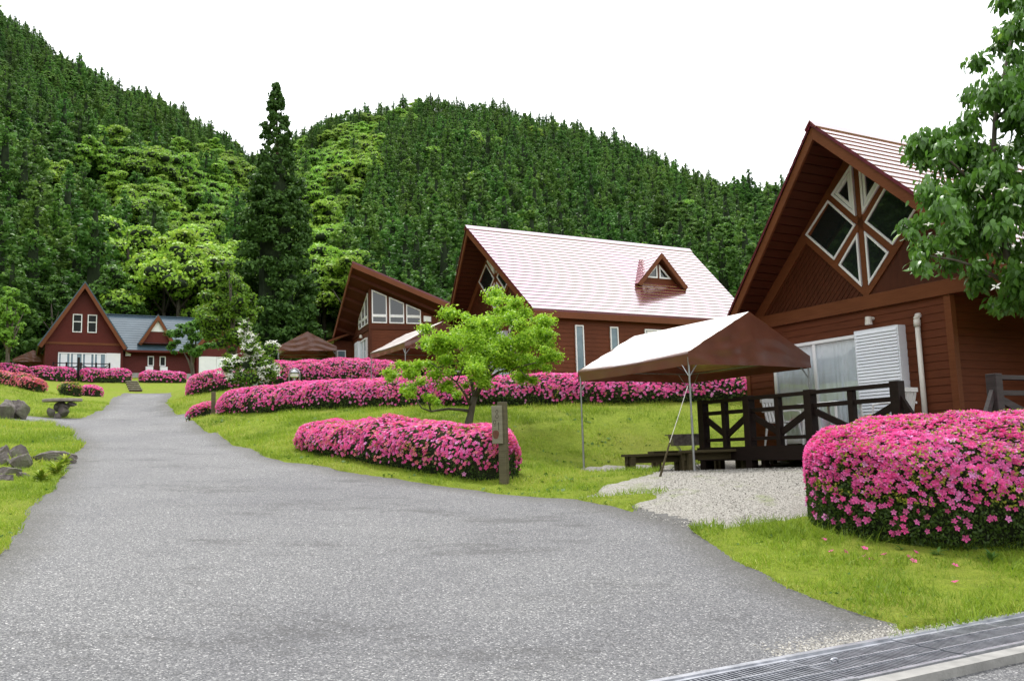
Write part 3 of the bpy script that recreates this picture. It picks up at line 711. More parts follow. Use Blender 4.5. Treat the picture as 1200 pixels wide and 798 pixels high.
RIDGE, HALF, EAVEH = 5.63, 3.1, 3.32
def roof45(root, x_front, x_back, rm='plumroof'):
    th = .06
    def xf(y): return x_front + .6 * abs(y) / EAVEH
    mb = MB(); k = 25
    for s in (-1, 1):
        for i in range(k):
            y0, y1 = EAVEH * (1 - i / k), EAVEH * (1 - (i + 1) / k)     # from the eave up
            l = .010
            A = (xf(y0) - .03, s * (y0 + l), RIDGE - y0 + l); B = (x_back, s * (y0 + l), RIDGE - y0 + l)
            C = (x_back, s * y1, RIDGE - y1); D = (xf(y1) - .03, s * y1, RIDGE - y1)
            mb.quad(A, B, C, D)
            mb.quad((A[0], s * y0, RIDGE - y0), (B[0], s * y0, RIDGE - y0), B, A)
        # thickness
        y0 = EAVEH
        mb.quad((xf(y0) - .03, s * y0, RIDGE - y0 + .012), (xf(y0) - .03, s * y0, RIDGE - y0 - th), (x_front - .03, 0, RIDGE - th), (x_front - .03, 0, RIDGE + .01), 1)
        mb.quad((xf(y0) - .03, s * y0, RIDGE - y0 + .005), (x_back, s * y0, RIDGE - y0 + .005), (x_back, s * y0, RIDGE - y0 - th), (xf(y0) - .03, s * y0, RIDGE - y0 - th), 1)
        mb.quad((x_back, s * y0, RIDGE - y0), (x_back, 0, RIDGE), (x_back, 0, RIDGE - .3), (x_back, s * (y0), RIDGE - y0 - .3), 1)
    roof = mb.build('roof', [M[rm], M['plumedge']], root)
    # ridge cap
    MB().prism([(-.13, RIDGE - .1), (0, RIDGE + .045), (.13, RIDGE - .1), (.11, RIDGE - .13), (0, RIDGE + .01), (-.11, RIDGE - .13)], 0, x_front - .05, x_back + .03).build('ridge_cap', M[rm], roof)
    fb = MB(); sf = MB()
    for s in (-1, 1):
        y0 = EAVEH; f = xf(y0)
        # rake fascia: a board along the slanting front edge
        def sec(x, y, z): return [(x, y, z - th), (x, y, z - .30), (x + .05, y, z - .30), (x + .05, y, z - th)]
        a = sec(f, s * y0, RIDGE - y0); b = sec(x_front, 0, RIDGE)
        fb.add(a + b, [(0, 1, 5, 4), (1, 2, 6, 5), (2, 3, 7, 6), (3, 0, 4, 7), (0, 3, 2, 1)])
        fb.add([(f + .05, s * (y0 - .05), RIDGE - y0 - th), (f + .05, s * (y0 - .0), RIDGE - y0 - th), (f + .05, s * y0, RIDGE - y0 - .26), (f + .05, s * (y0 - .05), RIDGE - y0 - .26),
                (x_back, s * (y0 - .05), RIDGE - y0 - th), (x_back, s * y0, RIDGE - y0 - th), (x_back, s * y0, RIDGE - y0 - .26), (x_back, s * (y0 - .05), RIDGE - y0 - .26)],
               [(0, 1, 5, 4), (1, 2, 6, 5), (2, 3, 7, 6), (3, 0, 4, 7)])
        # soffit boards under the roof, each board its own strip with a gap line
        nb = 26
        for i in range(nb):
            ya, yb = y0 * i / nb, y0 * (i + 1) / nb - .012
            zs = .22
            sf.quad((xf(ya) + .05, s * ya, RIDGE - ya - zs), (x_back, s * ya, RIDGE - ya - zs), (x_back, s * yb, RIDGE - yb - zs), (xf(yb) + .05, s * yb, RIDGE - yb - zs))
            yc = y0 * (i + 1) / nb
            sf.quad((xf(yb) + .05, s * yb, RIDGE - yb - zs), (x_back, s * yb, RIDGE - yb - zs), (x_back, s * yc, RIDGE - yc - zs + .012), (xf(yc) + .05, s * yc, RIDGE - yc - zs + .012))
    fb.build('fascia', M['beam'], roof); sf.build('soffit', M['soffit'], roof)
    return roof

def diamond(root, c=3.89, x=0):
    """window group of two squares and four triangles in a diamond of brown bars"""
    mb = MB(); R_ = 1.42
    dia = [(0, c - 1.42), (R_, c + .07), (0, c + 1.5), (-R_, c + .07)]
    mb.ring([(0, c - 1.34), (1.43, c + .09), (0, c + 1.52), (-1.43, c + .09)], .12, 0, x - .035, x - .0)
    mb.prism([(-.055, c - 1.3), (.055, c - 1.3), (.055, c + 1.45), (-.055, c + 1.45)], 0, x - .036, x - .0)
    for s in (-1, 1):
        mb.bar((x - .018, s * -.68, c - .62), (x - .018, s * .72, c + .72), .036, .13, upv=(0, -s, 1))
    mb.prism([(0, c - 1.2), (1.3, c + .09), (0, c + 1.4), (-1.3, c + .09)], 0, x - .012, x - .001)
    mb.build('window_surround', M['beam'], root)
    for s in (-1, 1):
        q = lambda pts: [(s * a, c + b) for a, b in pts]
        top = q([(.075, 1.16), (.585, .71), (.075, .17)])
        f = window(root, top, 0, x - .012, -1, .05, depth=.06)
        inn = inset(top, .06)
        MB().ring(inn, .055, 0, x - .03, x - .062).build('casement', M['white'], f)
        window(root, q([(.68, .64), (1.28, .11), (.64, -.52), (.10, .02)]), 0, x - .012, -1, .04, depth=.045)
        window(root, q([(.075, -.13), (.55, -.63), (.075, -1.12)]), 0, x - .012, -1, .04, depth=.045)

def cabin_A(root, near_recess, groundz, side_windows=False, dormer=False):
    """steep gable cabin; local x into the house from the gable wall, y across, z from the deck"""
    L = 8.5; yn = -1.54 if near_recess else -HALF
    base = -.3
    w = MB()
    boards(w, (0, HALF), (0, yn), base, 2.35, (-1, 0))
    if near_recess:
        boards(w, (0, yn), (2.6, yn), base, 2.35, (0, -1)); boards(w, (2.6, yn), (2.6, -HALF), base, 2.35, (-1, 0))
        boards(w, (2.6, -HALF), (L, -HALF), base, 2.3, (0, -1))
        w.quad((0, yn, 2.345), (2.6, yn, 2.345), (2.6, -HALF, 2.345), (0, -HALF, 2.345))
    else:
        boards(w, (0, -HALF), (L, -HALF), base, 2.3, (0, -1))
    boards(w, (L, HALF), (0, HALF), base, 2.3, (0, 1))
    w.add([(L, -HALF, base), (L, HALF, base), (L, HALF, 2.3), (L, 0, 5.4), (L, -HALF, 2.3)], [(0, 1, 2, 3, 4)])
    w.build('wall', M['siding'], root)
    g = MB(); chevron(g, 2.6, 5.42, 2.83, 0.0); g.build('gable_cladding', M['siding2'], root)
    b = MB(); b.prism([(-HALF - .03, 2.35), (HALF + .03, 2.35), (2.86, 2.6), (-2.86, 2.6)], 0, -.06, .02); b.build('belt_beam', M['beam'], root, bevel=.006)
    t = MB()
    for s in (-1, 1):
        t.add([(-.045, s * 3.08, 2.32), (-.045, s * 2.74, 2.602), (-.045, 0, 5.40 - .06), (-.045, 0, 5.08), (-.045, s * 2.5, 2.602)], [(0, 1, 2), (1, 4, 3, 2)])
    t = MB()
    for s in (-1, 1):
        t.prism([(s * 2.82, 2.603), (0, 5.41), (0, 5.12), (s * 2.53, 2.603)], 0, -.04, -.001)
    t.build('rake_trim', M['beam'], root)
    cs = [(0, HALF), (0, yn), (L, -HALF), (L, HALF)] + ([(2.6, -HALF)] if near_recess else [])
    for (cx, cy) in cs:
        MB().box(cx - .03, cx + .09, cy - .07, cy + .05 if cy < 0 else cy + .03, base, 2.348 if cx == 0 else 2.3).build('corner_post', M['beam'], root)
    fz = groundz - root.location.z - .3
    MB().box(.06, L - .06, -HALF + .06, HALF - .06, fz, base + .02).build('foundation', M['concrete'], root)
    roof = roof45(root, -1.1, 8.65, 'plumroof' if near_recess else 'plumroof2')
    diamond(root)
    sliding_door(root, .2, 2.3, .02, 1.93, 2)
    shutter(root, -.72, .195, -.05, 1.97)
    # wall lamp and drain pipe
    mb = MB(); MB().tube([(-.02, -.1, 2.17), (-.09, -.1, 2.17), (-.12, -.09, 2.16)], .028, 10).build('lamp_bracket', M['pvc'], root); mb.tube([(-.13, -.08, 2.2), (-.13, -.08, 2.2), (-.13, -.08, 2.06)], [.045, .05, .065], 12)
    mb.build('wall_lamp', M['pvc'], root, smooth=False)
    mb = MB(); mb.tube([(-.07, -1.0, -.2), (-.07, -1.0, 1.96)], .042, 12); mb.tube([(-.07, -1.0, 1.9), (-.07, -1.0, 2.02)], .055, 12)
    mb.tube([(-.07, -1.0, 2.0), (-.07, -1.0, 2.05), (-.05, -1.0, 2.08), (0.0, -1.0, 2.09)], .052, 12); mb.build('drain_pipe', M['pvc'], root, smooth=True)
    if side_windows:
        y = -HALF - .012
        window(root, [(1.1, .33), (1.42, .33), (1.42, 1.88), (1.1, 1.88)], 1, y, -1, .04, pane=M['poolcol'])
        window(root, [(2.45, .33), (2.77, .33), (2.77, 1.88), (2.45, 1.88)], 1, y, -1, .04, pane=M['poolcol'])
        f = window(root, [(3.85, .9), (5.3, .9), (5.3, 1.86), (3.85, 1.86)], 1, y, -1, .05, pane=M['poolcol'], bars=[((4.57, .94), (4.57, 1.82), .05)])
        mb = MB(); mb.box(3.95, 5.2, -HALF - .04, -HALF - .034, 1.6, 1.80); mb.build('blind', M['plastic'], f)
    if dormer:
        cx, hw = 5.5, 1.12
        yb = -1.92; zb = RIDGE - 1.92          # foot of the dormer front on the roof
        top = zb + .98 + .1
        d = MB()
        # two small roof planes running back into the main roof
        for s in (-1, 1):
            for i in range(8):
                a0, a1 = i / 8, (i + 1) / 8
                def pt(a, front):
                    xx = cx + s * hw * (1 - a); zz = zb - .1 + (top - zb + .1) * a
                    yy = yb - .28 + .0 * a if front else -(RIDGE - zz) + .02
                    return np.array((xx, yy, zz))
                A, B, C, D = pt(a0, 1), pt(a0, 0), pt(a1, 0), pt(a1, 1); A[2] += .012; B[2] += .012
                d.quad(A, B, C, D)
        dr = d.build('dormer', M['plumroof'], root)
        fa = MB()
        for s in (-1, 1):
            A = np.array((cx + s * hw, yb - .28, zb - .1)); B = np.array((cx, yb - .28, top)); dn = np.array((0, 0, -.2))
            fa.add([A + (0, -.01, -.02), B + (0, -.01, -.02), B + dn, A + dn * .85 + (-s * .16, 0, .1), A + (0, .04, -.02), B + (0, .04, -.02), B + dn + (0, .05, 0), A + dn * .85 + (-s * .16, .05, .1)],
                   [(0, 1, 2, 3), (7, 6, 5, 4), (3, 2, 6, 7), (0, 4, 5, 1)])
            A2 = A + (0, .04, -.05); B2 = B + (0, .04, -.06)
            fa.quad(A2, B2, (B2[0], -(RIDGE - B2[2]) + .05, B2[2]), (A2[0], -(RIDGE - A2[2]) + .05, A2[2]))
        fa.build('fascia', M['beam'], dr)
        MB().prism([(cx - .82, zb + .0), (cx + .82, zb + .0), (cx, top - .2)], 1, yb, yb + .04).build('dormer_wall', M['siding'], dr)
        for s in (-1, 1):
            p = [(cx + s * .045, zb + .2), (cx + s * .56, zb + .2), (cx + s * .045, top - .38)]
            mb = MB(); mb.ring(p, .05, 1, yb - .035, yb - .001); mb.build('window', M['white'], dr)
            MB().prism(inset(p, .045), 1, yb - .012, yb - .002).build('pane', M['pane'], dr)

def deck(root, rail_t0, rail_t1, bigs, mids, ends, y0, y1, mat, ground):
    d = MB(); n = int(2.0 / .12)
    for i in range(n):
        x0 = -2.05 + i * 2.0 / n; d.box(x0, x0 + 2.0 / n - .008, y0, y1, -.045, 0)
    dk = d.build('deck', M['floorwood'], root)
    r = MB(); r.box(-2.09, -2.055, y0 - .02, y1 + .02, -.24, .0); r.box(-2.05, -.05, y0 - .04, y0 - .005, -.24, .0); r.box(-2.05, -.05, y1 + .005, y1 + .04, -.24, .0)
    for yy in np.linspace(y0 + .1, y1 - .1, 4):
        for xx in (-1.9, -.3): r.box(xx - .05, xx + .05, yy - .05, yy + .05, ground, -.05)
    r.build('deck_frame', mat, dk)
    railing(root, lambda t: (-2.0, t), .86, bigs, mids, mat, ends)

# near cabin
def at_uv(u, v, z): x, y = xy(u, v); return (float(x), float(y), z)
c1 = thing('wooden_cabin', 'nearest brown wooden cabin with diamond window group, behind the gravel yard', 'cabin', at_uv(13.2, 10.7, 1.5), YAW, 'steep roofed wooden cabins in a row')
cabin_A(c1, True, 1.05)
deck(c1, 0, 0, [-2.0, -.35, 1.05, 2.25], [-1.18, .35, 1.66], (-2.0, -2.45), -2.1, 2.35, M['deckwood'], -.7)
# porch deck in the recess on the near side with its own grey railing
pr = MB(); pr.box(-1.6, 2.55, -5.0, -1.75, -.12, -.04); pd = pr.build('porch_deck', M['floorwood'], c1)
MB().box(-1.55, 2.5, -4.95, -1.8, -.6, -.125).build('porch_frame', M['deckgrey'], pd)
railing(c1, lambda t: (t, -3.2), .86, [-1.55, .6, 2.5], [-.5, 1.5], M['deckgrey'], (-1.55, -2.0), 'porch_railing')

c2 = thing('wooden_cabin', 'middle wooden cabin with long pale reflecting roof, small triangular dormer and narrow side windows', 'cabin', at_uv(14.3, 26.8, 3.61), YAW, 'steep roofed wooden cabins in a row')
cabin_A(c2, False, 3.2, True, True)
deck(c2, 0, 0, [-3.0, -.5, 2.0], [-1.75, .75], (-3.0, -3.05), -3.05, 2.1, M['deckwood'], -.7)

# third cabin: one tilted roof plane that is highest at the corner nearest the road
c3x, c3y, c3z = -6.723, 42.0, 5.34
c3 = thing('wooden_cabin', 'wooden cabin with single slanting roof and three sloped white windows, behind the pink hedge', 'cabin', (c3x, c3y, c3z), radians(21))
S1, S2 = .385, .44
def rz3(x, y): return 4.36 - S1 * x - S2 * y
w = MB(); LX, LY = 5.2, 4.3
boards(w, (0, 0), (LX, 0), -.4, 2.2, (0, -1), .14); boards(w, (0, LY), (0, 0), -.4, 2.2, (-1, 0), .14)
# upper walls under the tilt
def upwall(mb, P, a, b, z0, ztop, nrm, pitch=.14):
    z = z0
    while True:
        # clip each board to the slanting top
        h = pitch; lim = [t for t in np.linspace(a, b, 60) if ztop(t) > z + .01]
        if not lim: break
        lo, hi = min(lim), max(lim)
        lim2 = [t for t in np.linspace(a, b, 60) if ztop(t) > z + h] or [lo]
        lo2, hi2 = min(lim2), max(lim2)
        A = np.array((*P(lo), z)); B = np.array((*P(hi), z)); C = np.array((*P(hi2), z + h)); D = np.array((*P(lo2), z + h)); n = np.array((*nrm, 0)) * .012
        mb.quad(A + n, B + n, C, D); mb.quad(A, B, B + n, A + n); z += h
upwall(w, lambda t: (t, 0), 0, LX, 2.42, lambda t: rz3(t, 0) - .2, (0, -1)); upwall(w, lambda t: (0, t), 0, LY, 2.42, lambda t: rz3(0, t) - .2, (-1, 0))
w.quad((LX, 0, -.4), (LX, LY, -.4), (LX, LY, rz3(LX, LY)), (LX, 0, rz3(LX, 0))); w.quad((0, LY, -.4), (LX, LY, -.4), (LX, LY, rz3(LX, LY)), (0, LY, rz3(0, LY)))
w.build('wall', M['siding'], c3)
b = MB(); b.box(-.05, LX, -.05, -.001, 2.2, 2.42); b.box(-.05, -.001, 0, LY, 2.2, 2.42); b.build('belt_beam', M['siding2'], c3)
MB().box(-.06, .06, -.06, .06, -.4, 4.1).build('corner_post', M['siding2'], c3); MB().box(LX - .06, LX + .04, -.04, .06, -.4, 2.2).build('corner_post', M['siding2'], c3)
MB().box(.05, LX - .05, .05, LY - .05, -1.2, -.38).build('foundation', M['concrete'], c3)
r = MB(); ro = [(-1.0, -1.0), (4.9, -1.0), (5.4, 4.9), (-.9, 4.9)]
top = [(x, y, rz3(x, y) + .06) for x, y in ro]; bot = [(x, y, rz3(x, y) - .05) for x, y in ro]
r.add(top + bot, [(0, 1, 2, 3), (0, 4, 5, 1), (1, 5, 6, 2), (2, 6, 7, 3), (3, 7, 4, 0)])
rf = r.build('roof', M['plumedge'], c3)
fb = MB()
for i in range(4):
    a, bb = np.array(bot[i]), np.array(bot[(i + 1) % 4]); fb.bar(a - (0, 0, .1), bb - (0, 0, .1), .05, .22)
fb.build('fascia', M['beam'], rf)
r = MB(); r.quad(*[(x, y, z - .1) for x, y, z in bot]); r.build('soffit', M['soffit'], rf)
r = MB()
for y in np.arange(-.4, 4.8, .85): r.bar((-.95, y, rz3(-.95, y) - .22), (5.0, y, rz3(5.0, y) - .22), .1, .14)
r.build('rafter', M['soffit'], rf)
for (a, b_) in ((.09, .82), (.93, 1.66), (1.76, 2.49)):
    window(c3, [(a, 2.5), (b_, 2.5), (b_, 4.14 - S1 * b_), (a, 4.14 - S1 * a)], 1, -.014, -1, .055, bars=[((a + .05, 2.86), (b_ - .05, 2.86), .13)])
for (a, b_) in ((.3, .95), (1.05, 1.7), (1.8, 2.45)):
    window(c3, [(a, 2.5), (b_, 2.5), (b_, 4.12 - S2 * b_), (a, 4.12 - S2 * a)], 0, -.014, -1, .055, bars=[((a + .05, 2.86), (b_ - .05, 2.86), .13)])
mb = MB(); mb.prism([(2.62, 2.62), (2.98, 2.62), (2.98, 2.86), (2.62, 2.9)], 1, -.12, -.012); mb.build('vent_hood', M['white'], c3)
sliding_door(c3, .5, 2.1, .05, 1.87, 2); shutter(c3, 2.12, 3.0, .0, 1.9, depth=.16)
mb = MB(); mb.tube([(-.13, 1.5, 2.12), (-.13, 1.5, 1.98)], [.06, .09], 10); mb.build('wall_lamp', M['pvc'], c3)
# lower wing to the left under a lean-to roof
w = MB(); boards(w, (.3, 6.6), (.3, LY), -.4, 2.1, (-1, 0), .14); boards(w, (-.95, 4.4), (.3, 4.4), -.4, 2.2, (0, -1), .14); w.add([(-.95, 4.4, -.4), (-.95, 7, -.4), (-.95, 7, 2.1), (-.95, 4.4, 2.1)], [(0, 1, 2, 3)])
w.build('side_wing', M['siding'], c3)
r = MB(); r.add([(-1.35, 3.9, 2.05), (.2, 3.9, 2.62), (.2, 7.4, 2.62), (-1.35, 7.4, 2.05), (-1.35, 3.9, 2.15), (.2, 3.9, 2.72), (.2, 7.4, 2.72), (-1.35, 7.4, 2.15)], [(0, 3, 2, 1), (4, 5, 6, 7), (0, 1, 5, 4), (1, 2, 6, 5), (2, 3, 7, 6), (3, 0, 4, 7)])
r.build('side_roof', M['beam'], c3)
window(c3, [(-.8, .2), (-.35, .2), (-.35, 1.7), (-.8, 1.7)], 1, 4.385, -1, .05, pane=M['poolcol'])
d = MB(); d.box(-2.0, -.05, -.1, 3.8, -.15, 0); dk = d.build('deck', M['floorwood'], c3)
MB().box(-1.95, -.1, -.05, 3.75, -.8, -.155).build('deck_frame', M['deckwood'], dk)
railing(c3, lambda t: (-1.95, t), .8, [0, 1.9, 3.7], [.95, 2.8], M['deckwood']); railing(c3, lambda t: (t, -.05), .8, [-1.9, -.15], [-1.0], M['deckwood'])

# far house: steep red gable, long blue grey roof, small gable dormer, second gable at its right end
SF = 76 / 70.
fx, fy = xy(0, 76)
fh = thing('lodge', 'far dark red lodge with steep gables and long blue grey metal roof', 'house', (float(fx), float(fy), 1.5), YAW)
def fp(x, z): return (x * SF, z * SF - 1.5 * SF)         # from the measured elevation to metres; y = depth behind the front
FB = fp(0, 7.3)[1]
def FX(x): return x * SF
def FZ(z): return (z - 1.5) * SF
w = MB()
def elev_boards(mb, x0, x1, z0, z1, y, pitch=.16): boards(mb, (FX(x0), y), (FX(x1), y), FZ(z0), FZ(z1), (0, -1), pitch)
elev_boards(w, 1.45, 6.48, 8.0, 10.1, 0); elev_boards(w, 6.48, 11.6, 8.15, 9.85, 1.0)
w.box(FX(1.45), FX(6.48), .02, 7.5, FB, FZ(9.9)); w.box(FX(6.48), FX(11.6), 1.02, 7.5, FB, FZ(9.8))
# gable wall clad up to the rake
w.prism([(FX(1.3), FZ(10.1)), (FX(6.55), FZ(10.1)), (FX(3.85), FZ(14.1))], 1, .0, .08)
w.build('wall', M['siding3'], fh)
MB().box(FX(1.4), FX(6.5), -.05, -.002, FZ(10.08), FZ(10.24)).build('belt_beam', M['beam'], fh)
MB().box(FX(1.5), FX(11.6), .04, 7.4, FB - .6, FZ(8.14)).build('foundation', M['concrete'], fh)
def gable_roof(root, apex, l, r, y0, y1, mat, over=.09, name='gable_roof'):
    """apex,l,r as (x,z); slabs with a brown bargeboard"""
    mb = MB(); fb = MB()
    for e in (l, r):
        a = np.array(apex); e = np.array(e); d = (e - a) / np.linalg.norm(e - a); n = np.array([-d[1], d[0]]); n = n if n[1] > 0 else -n
        mb.prism([tuple(a), tuple(e), tuple(e + n * over), tuple(a + (0, over * 1.5))], 1, y0, y1)
        fb.prism([tuple(a + (0, -.0)), tuple(e), tuple(e + d * 0 - n * .27 + d * .0), tuple(a + (0, -.42))], 1, y0 + .01, y0 + .06)
        fb.prism([tuple(a + (0, -.02)), tuple(e), tuple(e - n * .05), tuple(a - (0, .1))], 1, y0 + .061, y1)
    o = mb.build(name, mat, root); fb.build('bargeboard', M['beam'], o); return o
gable_roof(fh, (FX(3.83), FZ(14.45)), (FX(1.02), FZ(9.85)), (FX(6.68), FZ(9.85)), -.7, 8.0, M['blueroof'])
# main roof, laid in courses
mb = MB(); k = 15; e0 = np.array((.15, FZ(9.83))); e1 = np.array((3.4, FZ(12.82)))
for i in range(k):
    p = e0 + (e1 - e0) * i / k; q = e0 + (e1 - e0) * (i + 1) / k
    mb.quad((FX(4.4), p[0], p[1] + .02), (FX(12.1), p[0], p[1] + .02), (FX(12.1), q[0], q[1]), (FX(4.4), q[0], q[1]))
    mb.quad((FX(4.4), p[0], p[1]), (FX(12.1), p[0], p[1]), (FX(12.1), p[0], p[1] + .02), (FX(4.4), p[0], p[1] + .02))
mb.quad((FX(4.4), e1[0], e1[1]), (FX(12.1), e1[0], e1[1]), (FX(12.1), 7.4, FZ(9.83)), (FX(4.4), 7.4, FZ(9.83)))
mb.quad((FX(6.5), e0[0], e0[1] - .02), (FX(12.1), e0[0], e0[1] - .02), (FX(12.1), 1.1, e0[1] - .05), (FX(6.5), 1.1, e0[1] - .05))
mb.box(FX(5.4), FX(12.1), e1[0] - .12, e1[0] + .12, e1[1] - .02, e1[1] + .06)
rf = mb.build('roof', M['blueroof'], fh)
MB().box(FX(6.6), FX(11.9), e0[0] - .03, e0[0] + .0, e0[1] - .16, e0[1] - .005).build('eave_board', M['siding3'], rf)
# dormer
def dorm(ax, az, lx, rx, bz, y0, y1, lab=None):
    d = MB(); d.prism([(FX(lx) + .12, FZ(bz)), (FX(rx) - .12, FZ(bz)), (FX(ax), FZ(az) - .2)], 1, y0 + .3, y0 + .36)
    w_ = d.build('dormer', M['siding3'], fh)
    gable_roof(w_, (FX(ax), FZ(az)), (FX(lx), FZ(bz)), (FX(rx), FZ(bz)), y0, y1, M['blueroof'], .05, 'dormer_roof')
    wz = bz + (az - bz) * .44
    f = (az - wz) / (az - bz) * .72
    MB().prism([(FX(ax - (ax - lx) * f), FZ(wz)), (FX(ax + (rx - ax) * f), FZ(wz)), (FX(ax), FZ(az) - .42)], 1, y0 + .26, y0 + .3).build('louvre', M['white'], w_)
    return w_
dorm(8.86, 12.5, 7.52, 10.1, 10.32, .2, 3.2)
mb = MB(); mb.quad((FX(7.6), .1, FZ(10.36)), (FX(10.15), .1, FZ(10.36)), (FX(10.15), .7, FZ(10.45)), (FX(7.6), .7, FZ(10.45))); mb.build('dormer_apron', M['blueroof'], rf)
# right hand gable, mostly behind the trees
w = MB(); boards(w, (FX(11.6), 0), (FX(15.9), 0), FZ(7.9), FZ(10.1), (0, -1), .16); w.box(FX(11.6), FX(15.9), .02, 7.5, FB, FZ(10))
w.prism([(FX(11.5), FZ(10.1)), (FX(16), FZ(10.1)), (FX(13.8), FZ(12.9))], 1, 0, .08); w.build('right_wing', M['siding3'], fh)
gable_roof(fh, (FX(13.8), FZ(13.1)), (FX(11.2), FZ(9.85)), (FX(16.3), FZ(9.85)), -.6, 7.8, M['blueroof'])
# windows of the far house
def fwin(x0, x1, z0, z1, y, **k): return window(fh, [(FX(x0), FZ(z0)), (FX(x1), FZ(z0)), (FX(x1), FZ(z1)), (FX(x0), FZ(z1))], 1, y, -1, .07, pane=M['farpane'], **k)
for x0 in (3.13, 4.09): fwin(x0, x0 + .61, 10.96, 12.27, -.012, bars=[((FX(x0), FZ(11.72)), (FX(x0 + .61), FZ(11.72)), .07)])
for x0 in (8.26, 9.09): fwin(x0, x0 + .43, 8.75, 9.49, .985)
def fdoor(x0, xm, x1, z0, z1, n, y):
    mb = MB(); A = [(FX(x0), FZ(z0)), (FX(xm), FZ(z0)), (FX(xm), FZ(z1)), (FX(x0), FZ(z1))]
    mb.ring(A, .08, 1, y, y - .08)
    for i in range(1, n):
        xx = FX(x0) + (FX(xm) - FX(x0)) * i / n; mb.box(xx - .05, xx + .05, y - .07, y - .01, FZ(z0), FZ(z1))
    f = mb.build('sliding_door', M['white'], fh)
    MB().box(FX(x0) + .08, FX(xm) - .08, y - .02, y - .01, FZ(z0) + .08, FZ(z1) - .08).build('curtain', M['poolcol'], f)
    for i in range(n):
        xx = FX(x0) + (FX(xm) - FX(x0)) * (i + .5) / n; w2 = (FX(xm) - FX(x0)) / n * .28
        MB().box(xx - w2, xx + w2 * (.2 if i % 2 else .9), y - .034, y - .024, FZ(z0) + .1, FZ(z1) - .1).build('curtain', M['curtain'], f)
    MB().box(FX(xm) + .01, FX(x1), y - .12, y, FZ(z0), FZ(z1) + .02).build('shutter_case', M['white'], fh)
fdoor(2.28, 5.36, 6.3, 7.95, 9.5, 4, -.012); 
mb = MB()
A = fdoor
# wing door: shutter at its left, glass at its right
MB().box(FX(11.75), FX(13.0), -.12, -.012, FZ(8.0), FZ(9.45)).build('shutter_case', M['white'], fh)
f = MB().ring([(FX(13.02), FZ(8.0)), (FX(15.2), FZ(8.0)), (FX(15.2), FZ(9.45)), (FX(13.02), FZ(9.45))], .08, 1, -.012, -.09).box(FX(14.05), FX(14.13), -.08, -.02, FZ(8.0), FZ(9.45)).build('sliding_door', M['white'], fh)
MB().box(FX(13.08), FX(15.14), -.02, -.013, FZ(8.05), FZ(9.4)).build('pane', M['pane'], f); MB().box(FX(13.1), FX(13.45), -.035, -.025, FZ(8.08), FZ(9.37)).build('curtain', M['curtain'], f)
MB().prism([(FX(6.72), FZ(9.45)), (FX(7.08), FZ(9.45)), (FX(7.08), FZ(9.6)), (FX(6.72), FZ(9.75))], 1, .98, .75).build('wall_lamp', M['white'], fh)
for x0 in (8.1, 9.1):
    mb = MB(); mb.box(FX(x0), FX(x0 + .52), .6, .95, FZ(8.05), FZ(8.68)); 
    for i in range(6): mb.box(FX(x0) + .04, FX(x0 + .35), .59, .6, FZ(8.1) + i * .09, FZ(8.1) + i * .09 + .03)
    mb.build('air_conditioner', M['white'], fh)
mb = MB(); mb.box(FX(7.18), FX(7.62), .7, .98, FZ(7.3), FZ(8.05)); mb.build('meter_cabinet', M['white'], fh)
mb = MB(); d0 = MB(); d0.box(FX(1.7), FX(5.9), -2.1, -.1, FZ(7.85), FZ(7.95)); dk = d0.build('deck', M['floorwood'], fh)
MB().box(FX(1.75), FX(5.85), -2.05, -.15, FB - .3, FZ(7.84)).build('deck_frame', M['deckwood'], dk)
rr = MB()
for z in (8.55, 8.3, 8.05): rr.bar((FX(1.9), -2.05, FZ(z)), (FX(5.5), -2.05, FZ(z)), .06, .06)
r_ = rr.build('deck_railing', M['deckwood'], fh)
for x in (1.95, 2.75, 3.65, 4.6, 5.45): MB().box(FX(x) - .06, FX(x) + .06, -2.12, -2.0, FB, FZ(8.62)).build('post', M['deckwood'], r_)
for (a, b_) in ((2.75, 3.65), (4.6, 3.65), (4.6, 5.45)): MB().bar((FX(a), -2.04, FZ(8.0)), (FX(b_), -2.04, FZ(8.5)), .05, .06).build('brace', M['deckwood'], r_)
